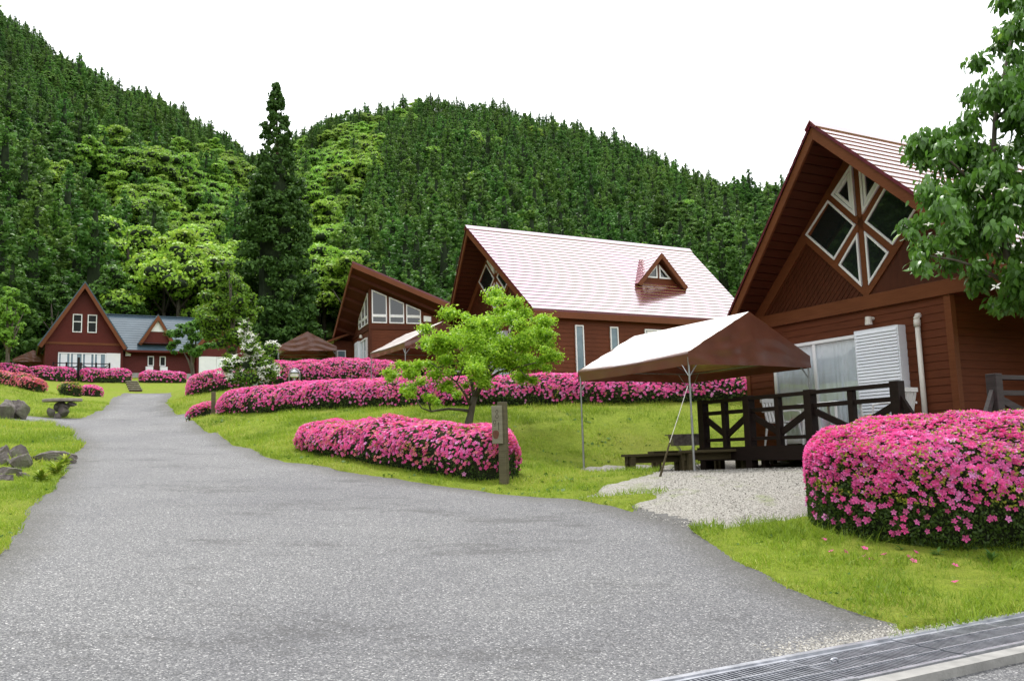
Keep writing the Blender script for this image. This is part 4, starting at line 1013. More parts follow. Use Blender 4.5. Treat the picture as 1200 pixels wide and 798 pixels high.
# ------------------------------------------------------------------ hedges
def snoise(x, y, z, s=1.):
    return (np.sin(x * 2.1 * s + 1.7 * np.sin(y * 1.3 * s + z)) + np.sin(y * 2.7 * s + 1.3 * np.sin(z * 1.9 * s + x * .8)) + np.sin(z * 3.1 * s + x * 1.1)) / 3
def hedge(name, label, path, w, h, group, leaf=.03, fl=.07, dens=260, ldens=700, pale=.0, top=.55, seed=1, shoots=.16, lump=.06, group2=None, cat='hedge', fade=1.0):
    """path of (u,v); w,h numbers or lists along it"""
    R_ = np.random.default_rng(seed)
    P = np.array([xy(*p) for p in path]); n = len(P)
    seg = np.r_[0, np.cumsum(np.linalg.norm(np.diff(P, axis=0), axis=1))]; Lh = seg[-1]
    W_ = np.broadcast_to(np.asarray(w, float), (n,)); H_ = np.broadcast_to(np.asarray(h, float), (n,))
    cx, cy = P[:, 0].mean(), P[:, 1].mean(); cz = float(Z(cx, cy))
    root = thing(name, label, cat, (cx, cy, cz), 0, group)
    def surf(s, th, k=1.):
        """s along, th 0..pi across; k shrinks the shell"""
        s = np.asarray(s, float); x = np.interp(s, seg, P[:, 0]); y = np.interp(s, seg, P[:, 1])
        e = .05; dx = np.interp(np.clip(s + e, 0, Lh), seg, P[:, 0]) - np.interp(np.clip(s - e, 0, Lh), seg, P[:, 0]); dy = np.interp(np.clip(s + e, 0, Lh), seg, P[:, 1]) - np.interp(np.clip(s - e, 0, Lh), seg, P[:, 1])
        l = np.hypot(dx, dy) + 1e-9; nx, ny = -dy / l, dx / l
        ww = np.interp(s, seg, W_) / 2; hh = np.interp(s, seg, H_)
        en = np.clip(np.minimum(s, Lh - s) / (ww * 1.0 + 1e-6), 0, 1); er = np.sqrt(np.clip(1 - (1 - en) ** 2.0, 0, 1)); er = np.maximum(er, .02)
        c, sn = np.cos(th), np.sin(th)
        a = np.sign(c) * np.abs(c) ** .62 * ww * er; b = np.abs(sn) ** .58 * hh * (.62 + .38 * er)
        X = x + nx * a * k; Y = y + ny * a * k
        lm = lump * snoise(X * 1.6, Y * 1.6, b * 2, 1.3) + lump * .5 * snoise(X * 5, Y * 5, b * 6)
        zb = Z(X, Y)
        b2 = b * k + lm * np.clip(sn * 1.5, 0, 1)
        off = 1 + lm * .8
        X = x + nx * a * k * off; Y = y + ny * a * k * off
        undercut = 1 - .18 * np.clip(1 - b / hh * 3, 0, 1)
        X = x + (X - x) * undercut; Y = y + (Y - y) * undercut
        return np.stack([X, Y, zb + b2], -1)
    ns, nt_ = max(8, int(Lh / .18)), 20
    ss, tt = np.meshgrid(np.linspace(0, Lh, ns), np.linspace(0, pi, nt_), indexing='ij')
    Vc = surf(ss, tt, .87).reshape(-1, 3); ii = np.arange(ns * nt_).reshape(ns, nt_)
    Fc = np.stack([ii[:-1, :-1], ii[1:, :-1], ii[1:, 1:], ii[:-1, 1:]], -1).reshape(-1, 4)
    # leaves and flowers on the shell
    tg = np.linspace(0, pi, 400); xa = np.sign(np.cos(tg)) * np.abs(np.cos(tg)) ** .62 * W_.mean() / 2; za = np.abs(np.sin(tg)) ** .58 * H_.mean()
    arc = np.r_[0, np.cumsum(np.hypot(np.diff(xa), np.diff(za)))]
    def sample(N):
        s = R_.uniform(0, Lh, N)
        ne = int(N * min(.3, .5 * W_.mean() / Lh)); s[:ne] = np.where(R_.random(ne) < .5, R_.uniform(0, 1, ne) ** 2 * W_.mean() * .5, Lh - R_.uniform(0, 1, ne) ** 2 * W_.mean() * .5); s = np.clip(s, .002, Lh - .002)
        th = np.interp(R_.uniform(0, arc[-1], N), arc, tg)
        p = surf(s, th); e = 1e-2
        a = surf(np.clip(s + e, 0, Lh), th) - surf(np.clip(s - e, 0, Lh), th); b = surf(s, th + e) - surf(s, th - e)
        nn = norm(np.cross(a, b)); nn *= np.sign((nn * np.stack([np.zeros(N), np.zeros(N), np.ones(N)], -1)).sum(-1) + 1e-6)[:, None]
        # side faces: make the normal point away from the centreline
        cxs = np.interp(s, seg, P[:, 0]); cys = np.interp(s, seg, P[:, 1]); out = np.stack([p[:, 0] - cxs, p[:, 1] - cys, np.zeros(N)], -1)
        nn = norm(norm(out) * np.abs(np.cos(th))[:, None] ** 1.5 + np.array([0, 0, 1.]) * np.sin(th)[:, None] ** 1.2)
        f = (p[:, 2] - Z(p[:, 0], p[:, 1])) / np.interp(s, seg, H_)
        return p, nn, f, s, th
    area = Lh * (W_.mean() + 2 * H_.mean()); 
    p, nn, f, s, th = sample(int(area * ldens)); k = len(p)
    nr = norm(nn + R_.normal(0, .55, (k, 3)))
    v1, f1, r1 = scatter(*LEAF, p + nn * R_.uniform(-.07, .02, k)[:, None], basis(nr, R_.uniform(0, 6.28, k)), leaf * R_.uniform(.7, 1.5, k), np.clip(R_.normal(.4, .2, k) + (f - .6) * .2, 0, 1))
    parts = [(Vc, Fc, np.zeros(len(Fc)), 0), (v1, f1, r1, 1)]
    # yellow green shoots in patches on the top
    p, nn, f, s, th = sample(int(area * ldens * .6)); pat = snoise(p[:, 0] * 3.2, p[:, 1] * 3.2, p[:, 2] * 3) + R_.normal(0, .25, len(p))
    ok = (pat > .55 - shoots * 1.3) & (f > .4) & (R_.random(len(p)) < .75)
    p, nn = p[ok], nn[ok]; k = len(p)
    v2, f2, r2 = scatter(*LEAF, p + nn * R_.uniform(.01, .06, k)[:, None], basis(norm(nn + R_.normal(0, .7, (k, 3))), R_.uniform(0, 6.28, k)), leaf * R_.uniform(.8, 1.5, k), R_.random(k))
    parts.append((v2, f2, r2, 2))
    V, F_, r, m_ = cat_meshes(parts)
    o = part('foliage', mesh_np('foliage', V - np.array([cx, cy, cz]), F_, [M['hedgecore'], M['hedgeleaf'], M['shoot']], r, midx=m_), root)
    # flowers, thick on the top and thinner towards the foot
    p, nn, f, s, th = sample(int(area * dens * 1.6)); pat = snoise(p[:, 0] * 2.3, p[:, 1] * 2.3, p[:, 2] * 2.5) * .5
    pr = np.clip((f - top + .34) / .36, 0.13, 1) ** 1.15 * np.clip(1.05 + pat, .35, 1) * fade
    ok = (R_.random(len(p)) < pr) & (f > .12); p, nn = p[ok], nn[ok]; k = len(p)
    fv, ff = FLOWER
    nr = norm(nn + R_.normal(0, .38, (k, 3)) + np.array([0, 0, .1]))
    zon = R_.random(k) < pale
    v3, f3, r3 = scatter(fv, ff, p + nn * (.012 + fl * .25), basis(nr, R_.uniform(0, 6.28, k)), fl * .85 * R_.uniform(.75, 1.2, k), R_.beta(1.6, 1.6, k))
    mi = np.repeat(zon.astype(int), len(ff))
    me = mesh_np('flowers', v3 - np.array([cx, cy, cz]), f3, [M['azalea'], M['azalea2']], r3, midx=mi)
    part('flowers', me, root)
    return root
HG = 'clipped azalea hedges in pink flower'
hedge('azalea_hedge', 'biggest pink azalea hedge in the near corner, dark leaves showing below its thick bloom', [(8.12, 7.62), (9.85, 6.4), (12.5, 4.5)], 2.45, [1.14, 1.26, 1.28], HG, .034, .074, 420, 2300, 0, .64, 3, .55, .085)
hedge('azalea_hedge', 'low hummocky pink azalea hedge along the road edge behind the leaning sign post', [(5.75, 19.6), (5.85, 17.6), (6.2, 15.8), (6.75, 14.4), (7.35, 13.35)], [1.1, 1.25, 1.3, 1.35, 1.45], [.42, .62, .74, .82, .92], HG, .04, .075, 300, 900, .25, .5, 4, .22, .08)
hedge('azalea_hedge', 'longest pink azalea hedge on top of the bank behind the small lime green tree', [(16.9, 16.9), (14.4, 19.1), (12.4, 20.9), (10.3, 23.1), (8.2, 25.4), (6.6, 27.4), (5.75, 29.2)], 1.5, [.7, .74, .78, .78, .78, .72, .62], HG, .05, .08, 240, 520, .12, .55, 5, .1, .06)
hedge('azalea_hedge', 'pink azalea hedge on the upper terrace below the brown frontal tent', [(6.3, 40.0), (8.6, 38.2), (12.6, 34.8), (15.2, 32.2), (17, 30.6)], 1.5, [.9, .92, .95, .95, .9], HG, .06, .085, 180, 260, .2, .5, 6, .1, .07)
hedge('azalea_bush', 'small round pink azalea beside the grey wooden marker post at the hedge end', [(5.05, 30.5), (5.25, 29.9)], 1.1, .62, None, .05, .08, 220, 520, .1, .5, 7, .1, .05, cat='bush')
FHG = 'low azalea hedges below the far lodge'
def fp72(u0, u1): return [(u0, 72.2), ((u0 + u1) / 2, 72.3), (u1, 72.2)]
hedge('azalea_hedge', 'low pink azalea hedge under the far lodge left of its dark post', fp72(.55, 3.55), 1.4, .95, FHG, .11, .14, 60, 80, .1, .6, 8, .2, .08)
hedge('azalea_hedge', 'low pink azalea hedge between the dark post and the steps of the far lodge', fp72(3.85, 7.3), 1.4, .95, FHG, .11, .14, 60, 80, .1, .6, 9, .2, .08)
hedge('azalea_hedge', 'low pink azalea hedge right of the steps of the far lodge', fp72(7.85, 11.2), 1.3, .8, FHG, .11, .14, 60, 80, .1, .5, 10, .1, .08)
hedge('azalea_hedge', 'pink azalea hedge before the white fence by the far left tent', fp72(-1.6, .5), 1.4, .9, FHG, .11, .14, 60, 80, .2, .6, 12, .2, .08)
hedge('azalea_hedge', 'faded orange pink azalea hedge running down the mound at the left edge', [(-2.4, 49.5), (-1.0, 47.9), (.1, 46.6), (.75, 45.2)], 1.1, [.75, .7, .6, .55], None, .08, .1, 110, 200, .85, .5, 11, .45, .1)
hedge('azalea_bush', 'small pink azalea bush on the lawn just behind the stone slab seat', [(3.35, 57.2), (3.9, 56.2)], 1.3, .62, None, .09, .12, 90, 120, 0, .4, 13, .1, .05, cat='bush')
hedge('green_shrub', 'round pale green shrub behind the stone slab seat', [(2.2, 55.6), (2.7, 54.6)], 1.4, .75, None, .09, .1, 12, 200, .9, .4, 14, .9, .05, cat='bush')

# ------------------------------------------------------------------ trees
def crown_mesh(name, clumps, n, size, mat, seed, tpl=LEAF, droop=0., jit=.5, upb=.25, core=True, flowers=None, mats_extra=(), shell=.75, rndtop=True):
    """clumps: list of (x,y,z,r,squash); leaves on their outer, upper sides"""
    R_ = np.random.default_rng(seed)
    C = np.array(clumps, float); wts = C[:, 3] ** 2; idx_ = R_.choice(len(C), n, p=wts / wts.sum())
    d = norm(R_.normal(0, 1, (n, 3)) + np.array([0, 0, upb])); rr = R_.uniform(shell, 1.05, n)[:, None]
    c = C[idx_]; pos = c[:, :3] + d * rr * c[:, 3:4] * np.stack([np.ones(n), np.ones(n), c[:, 4]], -1) + R_.normal(0, 1, (n, 3)) * c[:, 3:4] * (.0 if core else .2)
    nr = norm(d + R_.normal(0, jit, (n, 3)) + np.array([0, 0, .3]))
    if droop:
        # leaves hang: local x (the leaf's length) points down and outward
        x = norm(np.stack([d[:, 0] * .6 + R_.normal(0, .35, n), d[:, 1] * .6 + R_.normal(0, .35, n), -droop + R_.normal(0, .35, n)], -1))
        z = norm(nr - (nr * x).sum(-1, keepdims=True) * x); y = np.cross(z, x); Rm = np.stack([x, y, z], -1)
    else: Rm = basis(nr, R_.uniform(0, 6.28, n))
    facetone = np.clip(R_.normal(.38, .2, n) + .22 * d[:, 2] + (.25 * (rr[:, 0] - .9)), 0, 1)  # upper and outer leaves painted lighter, lower and inner ones darker
    V, F_, r = scatter(tpl[0], tpl[1], pos, Rm, size * R_.uniform(.7, 1.35, n), facetone)
    tri = F_.shape[1] == 3
    parts = [(V, F_, r, 0)]
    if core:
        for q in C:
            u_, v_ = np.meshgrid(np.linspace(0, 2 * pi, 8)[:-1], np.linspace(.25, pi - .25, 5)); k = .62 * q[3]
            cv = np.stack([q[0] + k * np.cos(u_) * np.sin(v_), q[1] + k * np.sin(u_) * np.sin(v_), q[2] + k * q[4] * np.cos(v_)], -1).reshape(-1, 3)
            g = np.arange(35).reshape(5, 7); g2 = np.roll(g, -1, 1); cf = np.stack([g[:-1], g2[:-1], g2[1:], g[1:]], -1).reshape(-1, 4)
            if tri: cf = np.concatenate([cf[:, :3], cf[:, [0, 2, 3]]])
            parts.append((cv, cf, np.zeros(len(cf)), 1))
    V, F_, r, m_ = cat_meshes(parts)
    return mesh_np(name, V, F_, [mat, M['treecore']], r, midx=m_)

def limb_mesh(name, limbs, mat, n=8):
    mb = MB()
    for pts, rad in limbs: mb.tube(pts, rad, n)
    me = bpy.data.meshes.new(name); me.from_pydata(mb.v, [], mb.f); me.materials.append(mat); me.polygons.foreach_set('use_smooth', [True] * len(me.polygons)); me.update(); return me

def conifer_mesh(name, h, rb, n, size, seed, mat, start=.06, power=.85, core=True, whorl=.0, up=.1):
    R_ = np.random.default_rng(seed)
    nc = 110; t = np.sort(R_.uniform(0, 1, nc) ** 1.15)
    env = (1 - t ** 1.6) ** (power * 1.5) * .97 * (1 + .16 * np.sin(t * 31 + R_.uniform(0, 6))) * R_.uniform(.72, 1.08, nc)
    ph = R_.uniform(0, 2 * pi, nc); r = rb * env + .08
    zc = h * (start + (1 - start) * t)
    cr = (.30 * rb * (1 - t) ** .6 + .16) * R_.uniform(.8, 1.25, nc)
    C = np.stack([(r - cr * .5) * np.cos(ph), (r - cr * .5) * np.sin(ph), zc - .1 * r, cr, np.full(nc, .75)], -1)
    w = C[:, 3] ** 1.5; i = R_.choice(nc, n, p=w / w.sum()); c = C[i]
    d = norm(R_.normal(0, 1, (n, 3)) + np.stack([.5 * np.cos(ph[i]), .5 * np.sin(ph[i]), np.full(n, .35)], -1))
    pos = c[:, :3] + d * c[:, 3:4] * np.array([1, 1, .8]) * R_.uniform(.6, 1.05, n)[:, None]
    # sprays reach outward and a little up
    x = norm(np.stack([np.cos(ph[i]) + R_.normal(0, .5, n), np.sin(ph[i]) + R_.normal(0, .5, n), R_.normal(up, .45, n)], -1))
    nr = norm(d + R_.normal(0, .4, (n, 3))); z = norm(nr - (nr * x).sum(-1, keepdims=True) * x); y = np.cross(z, x); Rm = np.stack([x, y, z], -1)
    facetone = np.clip(R_.normal(.36, .18, n) + .3 * d[:, 2] + .25 * (t[i] - .4), 0, 1)  # top light painted into the tone: paler upper sides and treetops
    V, F_, rr = scatter(*LEAF, pos, Rm, size * R_.uniform(.7, 1.4, n), facetone)
    parts = [(V, F_, rr, 0)]
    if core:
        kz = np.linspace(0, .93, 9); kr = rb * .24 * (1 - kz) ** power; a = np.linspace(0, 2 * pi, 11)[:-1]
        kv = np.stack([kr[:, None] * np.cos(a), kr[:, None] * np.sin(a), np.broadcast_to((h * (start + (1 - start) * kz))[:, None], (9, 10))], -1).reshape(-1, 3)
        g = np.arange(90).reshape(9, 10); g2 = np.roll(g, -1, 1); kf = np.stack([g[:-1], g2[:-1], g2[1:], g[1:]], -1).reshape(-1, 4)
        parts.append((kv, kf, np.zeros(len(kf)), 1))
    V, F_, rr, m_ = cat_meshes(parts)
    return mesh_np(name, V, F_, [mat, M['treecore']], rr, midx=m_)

def make_tree(name, label, cat, loc, crown, trunk, group=None, rz=0):
    t = thing(name, label, cat, loc, rz, group); c = part('crown', crown, t); k = part('trunk', trunk, t); return t
def copy_thing(src, loc, rz, sc=1, label=None, group=None):
    r = src.copy(); COL.objects.link(r); r.location = loc; r.rotation_euler = (0, 0, rz); r.scale = (sc[0], sc[1], sc[2]) if hasattr(sc, '__len__') else (sc,) * 3
    if label: r['label'] = label
    if group: r['group'] = group
    for ch in src.children:
        c = ch.copy(); COL.objects.link(c); c.parent = r
        for g in ch.children:
            d = g.copy(); COL.objects.link(d); d.parent = c
    return r
def W3(px, py, D):
    d = RT * (px - 600) / FPX + UP * (399 - py) / FPX + fw; P = EYE + d * (D / d[1]); return P

# small lime green tree in the middle: flat layered clumps on spreading limbs
tx, ty, tz = G(9.0, 18.4); D0 = ty
def L3(px, py, dd=0):
    P = W3(px, py, D0 + dd); return (P[0] - tx, P[1] - ty, P[2] - tz)
cl = []
R_ = np.random.default_rng(21)
for (px, py, r, n_) in [(605, 365, 30, 5), (570, 385, 32, 5), (630, 395, 26, 5), (545, 405, 34, 6), (590, 415, 36, 6), (632, 428, 22, 4), (520, 418, 24, 4), (555, 440, 26, 4), (505, 440, 22, 4), (480, 436, 22, 4), (463, 440, 16, 3), (500, 400, 20, 3), (590, 358, 14, 3), (610, 440, 18, 3), (530, 455, 14, 2), (640, 375, 12, 2), (575, 352, 10, 2), (555, 372, 16, 3), (497, 462, 16, 3), (645, 412, 12, 2), (478, 456, 12, 2)]:
    for i in range(n_ + 2):
        q = L3(px + R_.normal(0, r * .5), py + R_.normal(0, r * .36), R_.normal(0, .75)); rr = r / 1048 * D0 * R_.uniform(.36, .6)
        cl.append((*q, rr, .6))
crown = crown_mesh('crown', cl, 42000, .07, M['lime'], 5, LEAF, jit=.8, upb=.5, core=False, shell=.0)
def limb(pts, r0, r1):
    n = len(pts); return ([L3(*p) for p in pts], list(np.linspace(r0, r1, n)))
limbs = [([(-.02, 0, -.2), L3(548, 500), L3(551, 488), L3(553, 478), L3(556, 465)], [.12, .10, .085, .08, .075]),
         limb([(556, 465), (566, 448), (578, 432), (588, 414, .1), (598, 392, .2), (604, 372, .2)], .07, .012),
         limb([(556, 465), (553, 448, .2), (560, 430, .3), (572, 405, .3), (575, 380, .4)], .055, .012),
         limb([(566, 448), (585, 436, -.3), (607, 430, -.4), (628, 425, -.5)], .04, .01), limb([(578, 432), (600, 418, .3), (620, 402, .4), (634, 390, .5)], .035, .008),
         limb([(552, 482), (540, 480, -.1), (525, 479, -.2), (505, 482, -.3), (494, 478, -.4), (485, 462, -.4)], .04, .01),
         limb([(553, 478), (545, 462, -.2), (535, 448, -.3), (520, 436, -.4), (505, 425, -.5)], .035, .008), limb([(505, 482, -.3), (500, 465, -.4), (497, 448, -.4), (480, 440, -.4)], .022, .006),
         limb([(553, 448, .2), (542, 430, .2), (530, 412, .1), (515, 405, .1)], .03, .006), limb([(588, 414, .1), (572, 400, -.4), (555, 392, -.5)], .025, .006), limb([(535, 448, -.3), (545, 425, -.6), (552, 410, -.7)], .02, .005),
         limb([(607, 430, -.4), (615, 440, -.5), (622, 446, -.5)], .014, .005)]
make_tree('maple_tree', 'small lime green tree with crooked low limbs before the long pink hedge', 'tree', (tx, ty, tz), crown, limb_mesh('trunk', limbs, M['bark']))

# dogwood with hanging leaves at the right edge, seen close
P0 = W3(1262, 600, 8.6); dx0, dy0 = P0[0] + .12, 8.6; dz0 = float(Z(dx0, dy0)); D0 = 8.6; tx, ty, tz = dx0, dy0, dz0
R_ = np.random.default_rng(33); cl = []
for (px, py, r, n_) in [(1165, 60, 24, 3), (1192, 32, 22, 3), (1180, 100, 34, 4), (1150, 120, 20, 2), (1130, 162, 26, 3), (1095, 168, 28, 4), (1075, 185, 14, 2), (1118, 205, 32, 4), (1165, 195, 30, 3), (1090, 235, 28, 4), (1140, 245, 34, 4), (1190, 250, 30, 4), (1078, 268, 20, 3), (1110, 285, 30, 4), (1160, 295, 34, 4), (1200, 310, 30, 3), (1080, 305, 14, 2), (1135, 325, 26, 3), (1180, 340, 24, 3), (1100, 318, 12, 1),
                        (1225, 80, 40, 6), (1235, 150, 40, 6), (1240, 230, 44, 6), (1250, 310, 44, 6), (1290, 200, 46, 6), (1300, 280, 46, 6), (1215, 20, 30, 4), (1240, -20, 34, 4), (1280, 100, 40, 5), (1200, 350, 18, 2), (1240, 370, 26, 3)]:
    for i in range(int(n_ * 1.6)):
        q = L3(px + R_.normal(0, r * .55), py + R_.normal(0, r * .5), R_.normal(0, .5)); rr = r / 1048 * D0 * R_.uniform(.45, .75)
        cl.append((*q, rr, .75))
crown = crown_mesh('crown', cl, 31000, .078, M['dogleaf'], 6, OVATE, droop=1.0, jit=.7, upb=.3, core=False, shell=.1)
limbs = [([(0, 0, -.2), (0, 0, .5), L3(1252, 470), L3(1215, 370), L3(1180, 300), L3(1163, 210), L3(1166, 140), L3(1180, 70), L3(1190, 20)], [.06, .055, .05, .042, .034, .028, .022, .014, .006]),
         limb([(1172, 300), (1140, 262, .1), (1110, 240, .1), (1080, 236, .1)], .022, .005), limb([(1167, 250), (1140, 215), (1115, 190, -.1), (1085, 175, -.1)], .02, .005), limb([(1163, 210), (1140, 175, .1), (1120, 160, .1)], .014, .004),
         limb([(1176, 330), (1150, 315, -.2), (1120, 305, -.2), (1090, 300, -.2)], .02, .005), limb([(1172, 280), (1200, 240, .2), (1240, 200, .3), (1280, 180, .3)], .025, .006), limb([(1166, 140), (1190, 120, .1), (1230, 90, .2)], .016, .005),
         limb([(1180, 350), (1220, 330, .2), (1260, 310, .2)], .022, .006)]
t = make_tree('dogwood_tree', 'near dogwood with large hanging green leaves reaching in over the cabin roof', 'tree', (tx, ty, tz), crown, limb_mesh('trunk', limbs, M['bark']))
def bracts(root, pts, size, seed, tilt=.4):
    R_ = np.random.default_rng(seed); n = len(pts); pos = np.array(pts)
    nr = norm(np.stack([R_.normal(0, tilt, n), R_.normal(-.45, tilt, n), np.ones(n) * .9], -1))
    V, F_, r = scatter(*BRACT, pos, basis(nr, R_.uniform(0, 6.28, n)), size * R_.uniform(.8, 1.15, n), R_.random(n) ** 2)
    part('blossoms', mesh_np('blossoms', V, F_, M['blossom'], r), root)
bracts(t, [L3(px, py, -.95) for px, py in ((1148, 221), (1125, 245), (1192, 241), (1088, 263), (1101, 297), (1183, 170), (1167, 336), (1150, 305), (1176, 222))], .054, 3)

# white flowering shrub, the bright tree behind it, the small dark tree, the left tree
def round_tree(name, label, base, D, blobs, mat, nleaf, leafsize, seed, trunk_px=None, core=True, rr=(.5, .8), sq=.85, bark='bark', dd=1.0, flowers=None, flsize=.09):
    global D0, tx, ty, tz
    P = W3(base[0], base[1], D); tx, ty, tz = P[0], D, float(Z(P[0], D)) - .05; D0 = D
    R_ = np.random.default_rng(seed); cl = []
    for (px, py, r, n_) in blobs:
        for i in range(n_):
            q = L3(px + R_.normal(0, r * .42), py + R_.normal(0, r * .35), R_.normal(0, r / 1048 * D * .6) * dd); cl.append((*q, r / 1048 * D * R_.uniform(*rr), sq))
    crown = crown_mesh('crown', cl, nleaf, leafsize, mat, seed, core=core, jit=.6, upb=.3, shell=.35)
    zt = min(py for px, py, r, n_ in blobs); xm = np.mean([b[0] for b in blobs])
    limbs = [([(0, 0, -.2), L3(base[0], base[1] - 10), L3((base[0] + xm) / 2, (base[1] * .5 + zt * .5)), L3(xm, zt + 5)], [.016 * D / 6, .014 * D / 6, .009 * D / 6, .002 * D / 6])]
    for b in blobs[::2]: limbs.append(([L3(base[0], (base[1] + b[1]) / 2 + 5), L3((base[0] + b[0]) / 2, (base[1] + 3 * b[1]) / 4), L3(b[0], b[1])], [.01 * D / 6, .006 * D / 6, .002 * D / 6]))
    t = make_tree(name, label, 'tree', (tx, ty, tz), crown, limb_mesh('trunk', limbs, M[bark], 7))
    if flowers:
        C = np.array(cl); n = flowers; i = R_.integers(0, len(C), n); d = norm(R_.normal(0, 1, (n, 3)) + np.array([0, -.5, .6])); pos = C[i, :3] + d * C[i, 3:4] * np.array([1, 1, .9]) * 1.06
        ok = (pos[:, 1] < np.quantile(C[:, 1], .8)); bracts(t, pos[ok], flsize, seed)
    return t
round_tree('dogwood_tree', 'small dogwood dotted with white blossoms left of the round path lamp', (296, 468), 33.5, [(295, 388, 12, 3), (288, 402, 16, 4), (302, 410, 20, 4), (283, 425, 20, 4), (310, 428, 20, 4), (295, 440, 24, 5), (318, 440, 14, 3), (275, 440, 14, 3), (290, 455, 18, 4), (312, 455, 12, 2)], M['brightleaf'], 5200, .11, 41, core=True, rr=(.42, .68), flowers=420, flsize=.135)
round_tree('leafy_tree', 'bright green tree rising behind the white flowered dogwood', (272, 462), 46, [(268, 316, 12, 3), (262, 330, 18, 4), (278, 336, 18, 4), (255, 350, 20, 4), (272, 355, 24, 5), (292, 352, 16, 3), (250, 375, 22, 5), (272, 380, 24, 5), (292, 372, 14, 3), (258, 395, 20, 4), (280, 400, 18, 4), (245, 360, 10, 2), (302, 358, 9, 2), (268, 412, 14, 3)], M['brightleaf'], 9000, .17, 42, rr=(.4, .62))
round_tree('small_tree', 'small dull green tree with bare stem before the far lodge eaves', (226, 452), 50, [(222, 378, 12, 3), (212, 390, 14, 4), (232, 388, 14, 4), (205, 403, 10, 3), (222, 402, 16, 4), (240, 405, 12, 3), (215, 412, 9, 2), (235, 415, 9, 2)], M['darkbroad'], 3800, .17, 43, rr=(.4, .62), sq=.6)
round_tree('leafy_tree', 'light green tree with pale trunk at the left edge beside the far tent', (9, 440), 63, [(8, 342, 12, 3), (4, 358, 16, 4), (20, 360, 12, 3), (6, 378, 18, 4), (24, 380, 10, 3), (12, 396, 14, 3), (-12, 370, 20, 4), (-14, 395, 20, 4), (28, 366, 7, 2)], M['broad'], 6500, .22, 44, rr=(.4, .62), sq=.7)
round_tree('leafy_tree', 'light green tree behind the far left tent and the lodge gable', (52, 436), 84, [(48, 372, 12, 3), (38, 388, 14, 3), (55, 385, 14, 3), (44, 402, 16, 3), (34, 410, 12, 2)], M['broad'], 2600, .28, 45, rr=(.45, .7), sq=.6)

# the tall cedar behind the cabins: bare tip, dense skirts
cx_, cy_ = W3(323, 420, 86)[0], 86.; cz_ = float(Z(cx_, cy_))
cH = W3(323, 99, 86)[2] - cz_
R_ = np.random.default_rng(50); cl = []
prof = [(0, .98), (.1, 1.0), (.25, .97), (.42, .9), (.56, .78), (.66, .62), (.72, .50), (.76, .42), (.82, .38), (.88, .30), (.94, .18), (1, .02)]
for i in range(1000):
    t_ = R_.uniform(.02, 1) ** 1.0; e = np.interp(t_, [a for a, _ in prof], [b for _, b in prof]) * 4.15
    if t_ < .7 and R_.random() < .25: continue
    ph = R_.uniform(0, 2 * pi); q = e * R_.uniform(.45, 1.0) ** .7; r = (.75 if t_ < .7 else .4) * R_.uniform(.6, 1.3) * (1 - .4 * t_)
    cl.append((q * cos(ph), q * sin(ph), cH * t_ - .12 * q, r, .55))
crown = crown_mesh('crown', cl, 80000, .38, M['cedardark'], 7, LEAF, jit=.6, upb=.15, core=False, shell=.0)
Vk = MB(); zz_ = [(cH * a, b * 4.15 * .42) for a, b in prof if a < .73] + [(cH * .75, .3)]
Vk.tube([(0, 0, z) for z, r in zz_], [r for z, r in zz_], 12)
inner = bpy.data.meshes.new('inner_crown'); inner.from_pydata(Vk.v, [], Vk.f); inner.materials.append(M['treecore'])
ct = make_tree('cedar_tree', 'tall dark cedar with thin open tip standing alone above the tents', 'tree', (cx_, cy_, cz_), crown,
               limb_mesh('trunk', [([(0, 0, -.5), (0, 0, cH * .5), (.1, 0, cH * .75), (0, 0, cH * .99)], [.6, .42, .16, .03])] + [([(0, 0, cH * (t_ + .02)), (1.15 * cos(a) * (1.02 - t_) * 4, 1.15 * sin(a) * (1.02 - t_) * 4, cH * t_ - .1)], [.05, .015]) for t_, a in zip(np.linspace(.74, .97, 16), np.arange(16) * 2.4)], M['barkred']))
part('inner_crown', inner, ct)

# ------------------------------------------------------------------ forest
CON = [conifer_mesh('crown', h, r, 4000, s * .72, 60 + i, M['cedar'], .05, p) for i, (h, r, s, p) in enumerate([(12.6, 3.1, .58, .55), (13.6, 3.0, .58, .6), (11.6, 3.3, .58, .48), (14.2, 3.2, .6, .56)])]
def broad_mesh(seed, R0, H0, n, size, mat):
    R_ = np.random.default_rng(seed); cl = []
    for i in range(34):
        a = R_.uniform(0, 2 * pi); q = R0 * R_.uniform(0, 1) ** .6; z = H0 * (.55 + .4 * (1 - (q / R0) ** 2) * R_.uniform(.6, 1.05)) - R_.uniform(0, H0 * .2)
        cl.append((q * cos(a), q * sin(a), z, R0 * R_.uniform(.2, .34), .5))
    return crown_mesh('crown', cl, n, size, mat, seed, jit=.6, upb=.5, core=True, shell=.7)
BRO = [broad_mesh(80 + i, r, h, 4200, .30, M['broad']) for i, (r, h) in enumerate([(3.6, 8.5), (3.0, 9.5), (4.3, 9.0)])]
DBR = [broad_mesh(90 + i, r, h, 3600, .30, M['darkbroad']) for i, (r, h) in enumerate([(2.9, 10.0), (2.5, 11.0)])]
VAR = CON + BRO + DBR
def inpoly(px, py, poly): return sdpoly(px, py, poly) < 0
Z1 = [(55, 190), (120, 150), (190, 150), (250, 160), (300, 190), (300, 330), (235, 350), (190, 300), (215, 255), (150, 240), (70, 215)]
Z2 = [(340, 160), (430, 128), (450, 165), (415, 230), (400, 295), (425, 318), (520, 340), (500, 380), (380, 390), (345, 330)]
Z3 = [(140, 290), (300, 255), (330, 300), (320, 400), (210, 400), (160, 370)]
Z4 = [(-60, 345), (70, 350), (90, 430), (-60, 430)]
Z5 = [(800, 210), (930, 225), (960, 380), (850, 330), (790, 260)]
